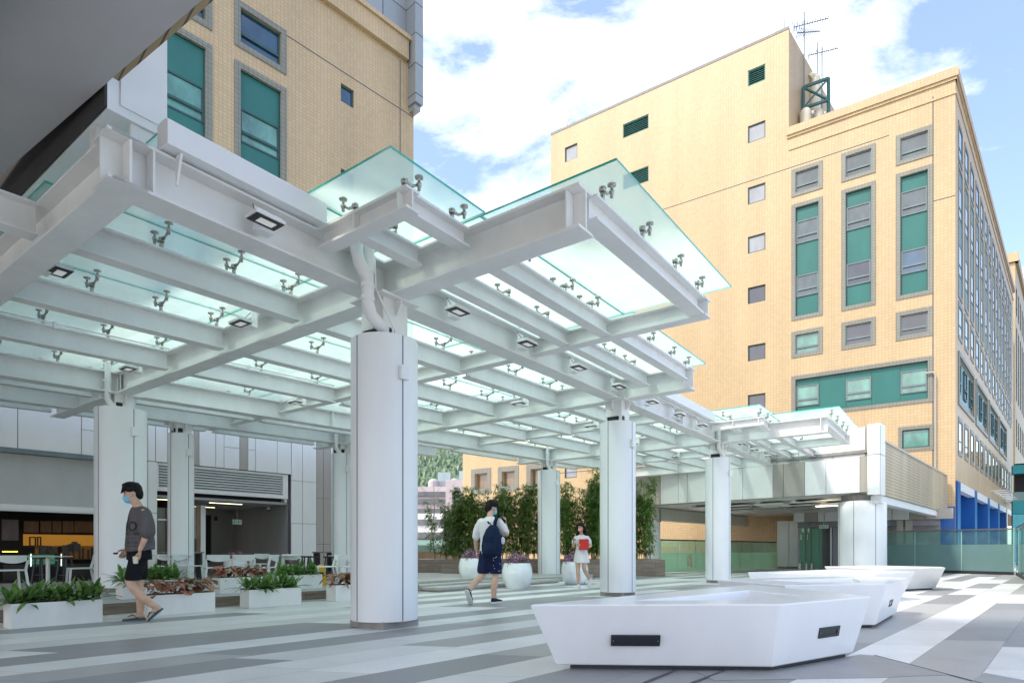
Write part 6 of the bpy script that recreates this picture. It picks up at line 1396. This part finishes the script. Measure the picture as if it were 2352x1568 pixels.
shoe(B,(-.085,-.09,.0),(1,-.1,0),(0,0,1),M['shoe'],M['sole']); shoe(B,(-.50,.165,.225),(.50,0,-.86),(.86,0,.50),M['shoe'],M['sole'],.26)
def place(ob, base, rz, off, rot=(0,0,0)): ob.location=Vector(base)+Matrix.Rotation(rz,3,'Z')@Vector(off); ob.rotation_euler=(rot[0],rot[1],rz+rot[2])
bp=empty('backpack'); place(bp,(-.375,10.55,0),R(62),(-.215,-.17,.80)); bp.scale=(1.15,1.2,1.08); tag(bp,'navy backpack hanging from one shoulder of the man in the white shirt','backpack')
mb=MB(); loft(mb,[((0,0,.0),.075,.125),((-.01,0,.03),.10,.15),((-.015,0,.14),.105,.160),((-.01,0,.30),.09,.145),((.0,0,.42),.06,.10),((.02,0,.485),.03,.05)]); me=fuse(mb,.010,5,'bag_body')
for v in me.vertices: v.co+=Vector(v.normal)*.006*noise.noise(Vector(v.co)*11)
link('bag_body',me,M['navy'],bp)
mb=MB(); loft(mb,[((-.085,0,.03),.035,.11),((-.105,0,.10),.035,.12),((-.095,0,.2),.03,.11)]); link('front_pocket',fuse(mb,.010,4,'front_pocket'),M['navy'],bp)
MB().tube([(-.03,.152,.04),(-.03,.160,.16),(-.02,.148,.3),(0,.105,.42)],.006,6).build('zip',M['sole'],bp)
def strap(pts,w_): 
    mb=MB(); P_q=[Vector(p) for p in pts]; mb.rings([[p+Vector(a) for a in ((-.006,-w_,0),(.006,-w_,0),(.006,w_,0),(-.006,w_,0))] for p in P_q]); return mb.build('strap',M['navy'],bp)
strap([(.04,-.015,.46),(.045,-.02,.54),(.09,-.02,.60),(.20,-.02,.61),(.30,-.02,.57),(.345,-.02,.45)],.027)
MB().tube([(.02,.03,.48),(.0,.06,.53),(.01,.09,.54),(.03,.07,.50)],.008,6).build('grab_loop',M['navy'],bp)
MB().box((-.012,.06,-.20),(.0,.085,.03)).build('strap_tail',M['navy'],bp); mb=MB(); ball(mb,(.0,-.165,.24),Vector((.03,.03,.06)),12,8); mb.build('bottle',plain('clear bottle',(.55,.55,.6),.15,.3),bp,smooth=True)
o=MB().box((-.037,-.004,-.075),(.037,.004,.075)).build('phone',M['black'],None,bevel=.003); place(o,(-.375,10.55,0),R(62),(.215,-.135,1.49),(R(0),R(55),R(20))); tag(o,'dark phone held up by the man with the backpack','phone')
# ---- woman in the white dress: walks towards the left front, looking at her phone
Cw = person((1.66,14.7,0), R(-112), 'woman in a short white polo dress and pink mask reading her phone')
mb=MB(); HPc,Rhc=head(mb,(.045,0,1.445),R(-14),R(22),.93)
limb(mb,[(.02,0,1.385),(-.005,0,1.31),(-.01,0,1.25)],[.040,.043,.06])
loft(mb,[((0,0,.80),.09,.145),((0,0,.9),.085,.125),((0,0,1.0),.08,.11),((.01,0,1.12),.095,.13),((-.005,0,1.21),.08,.13),((-.005,0,1.25),.05,.09)])
limb(mb,[(0,-.075,.80),(.04,-.075,.62),(.06,-.07,.44),(.04,-.065,.25),(.05,-.06,.07)],[.080,.070,.050,.049,.030])
limb(mb,[(0,.075,.80),(.03,.075,.62),(.02,.075,.45),(-.17,.10,.30),(-.33,.12,.20)],[.080,.070,.050,.049,.030])
limb(mb,[(0,-.155,1.20),(.02,-.20,1.00),(.17,-.15,1.06)],[.040,.034,.022]); limb(mb,[(0,.155,1.20),(.0,.215,.99),(.17,.04,1.02)],[.040,.034,.022])
body=fuse(mb,.0095,4); hm_=MB(); hand(hm_,(.18,-.15,1.07),(.6,.3,.8),(-.3,.8,0),.88,.7,1); hand(hm_,(.18,.03,1.02),(.3,-1,.1),(-.8,-.2,0),.88,.8,-1)
bm=bmesh.new(); bm.from_mesh(body); t_=hm_.mesh('h'); bm.from_mesh(t_); bm.to_mesh(body); bm.free(); body.polygons.foreach_set('use_smooth',[True]*len(body.polygons)); link('body',body,M['skin'],Cw); eyes(HPc,Rhc,.93,Cw)
mb=MB(); hairshell(mb,HPc,Rhc,.93,[(-.020,0,.052,.102,.090,.084),(-.055,0,.0,.066,.086,.09),(.030,0,.09,.06,.07,.03)])
for e in (-1,1): limb(mb,[HPc(.015,e*.078,.04),HPc(-.02,e*.092,-.06),Vector((-.02,e*.11,1.26)),Vector((.02,e*.115,1.15))],[.026,.034,.040,.016],10)
limb(mb,[HPc(-.06,0,.0),Vector((-.06,0,1.32)),Vector((-.09,0,1.18)),Vector((-.09,0,1.06))],[.07,.085,.085,.05],12); link('hair',fuse(mb,.008,3,'hair'),M['hairb'],Cw)
mk=plain('pink gradient mask',(.80,.22,.25),.8,.1); mb=MB(); ball(mb,HPc(.072,0,-.055),Vector((.044,.056,.050))*.93,16,10,Rhc); mb.build('face_mask',mk,Cw,smooth=True); mb=MB(); ball(mb,HPc(.078,0,-.032),Vector((.041,.050,.026))*.93,14,8,Rhc); mb.build('mask_top',plain('peach mask edge',(.85,.5,.35),.8,.1),Cw,smooth=True)
mb=MB(); loft(mb,[((0,0,.60),.165,.20),((0,0,.66),.155,.192),((0,0,.80),.125,.165),((0,0,.93),.10,.132),((.008,0,1.03),.098,.128),((.012,0,1.13),.108,.14),((0,0,1.22),.085,.135),((0,0,1.27),.055,.07)])
limb(mb,[(0,.13,1.20),(.0,.18,1.13),(.0,.195,1.08)],[.052,.054,.050]); limb(mb,[(0,-.13,1.20),(.01,-.175,1.13),(.015,-.19,1.08)],[.052,.054,.050])
me=fuse(mb,.010,4,'dress')
for v in me.vertices: v.co+=Vector(v.normal)*.006*noise.noise(Vector((v.co.x*10,v.co.y*10,v.co.z*3)))
cutflat(me,.60); link('dress',me,M['dress'],Cw)
M['wshoe']=plain('white trainer',(.72,.70,.68),.6,.1); shoe(Cw,(.0,-.06,.0),(1,0,0),(0,0,1),M['wshoe'],M['sole'],.24); shoe(Cw,(-.385,.125,.20),(.62,0,-.78),(.78,0,.62),M['wshoe'],M['sole'],.235)
o=MB().box((-.034,-.004,-.07),(.034,.004,.07)).build('phone',M['black'],None,bevel=.003); place(o,(1.66,14.7,0),R(-112),(.235,-.125,1.15),(0,R(30),R(10))); tag(o,'dark phone in the right hand of the woman in the dress','phone')
fo=empty('red_folder'); place(fo,(1.66,14.7,0),R(-112),(.165,.10,1.035)); MB().box((-.02,-.11,-.125),(.03,.115,.13)).build('cover',M['redp'],fo,bevel=.006); MB().box((.0302,-.05,.06),(.033,-.035,.085)).box((.0302,.07,.06),(.033,.085,.085)).build('slot',M['print'],fo); tag(fo,'bright red box file held against the chest of the woman','folder')
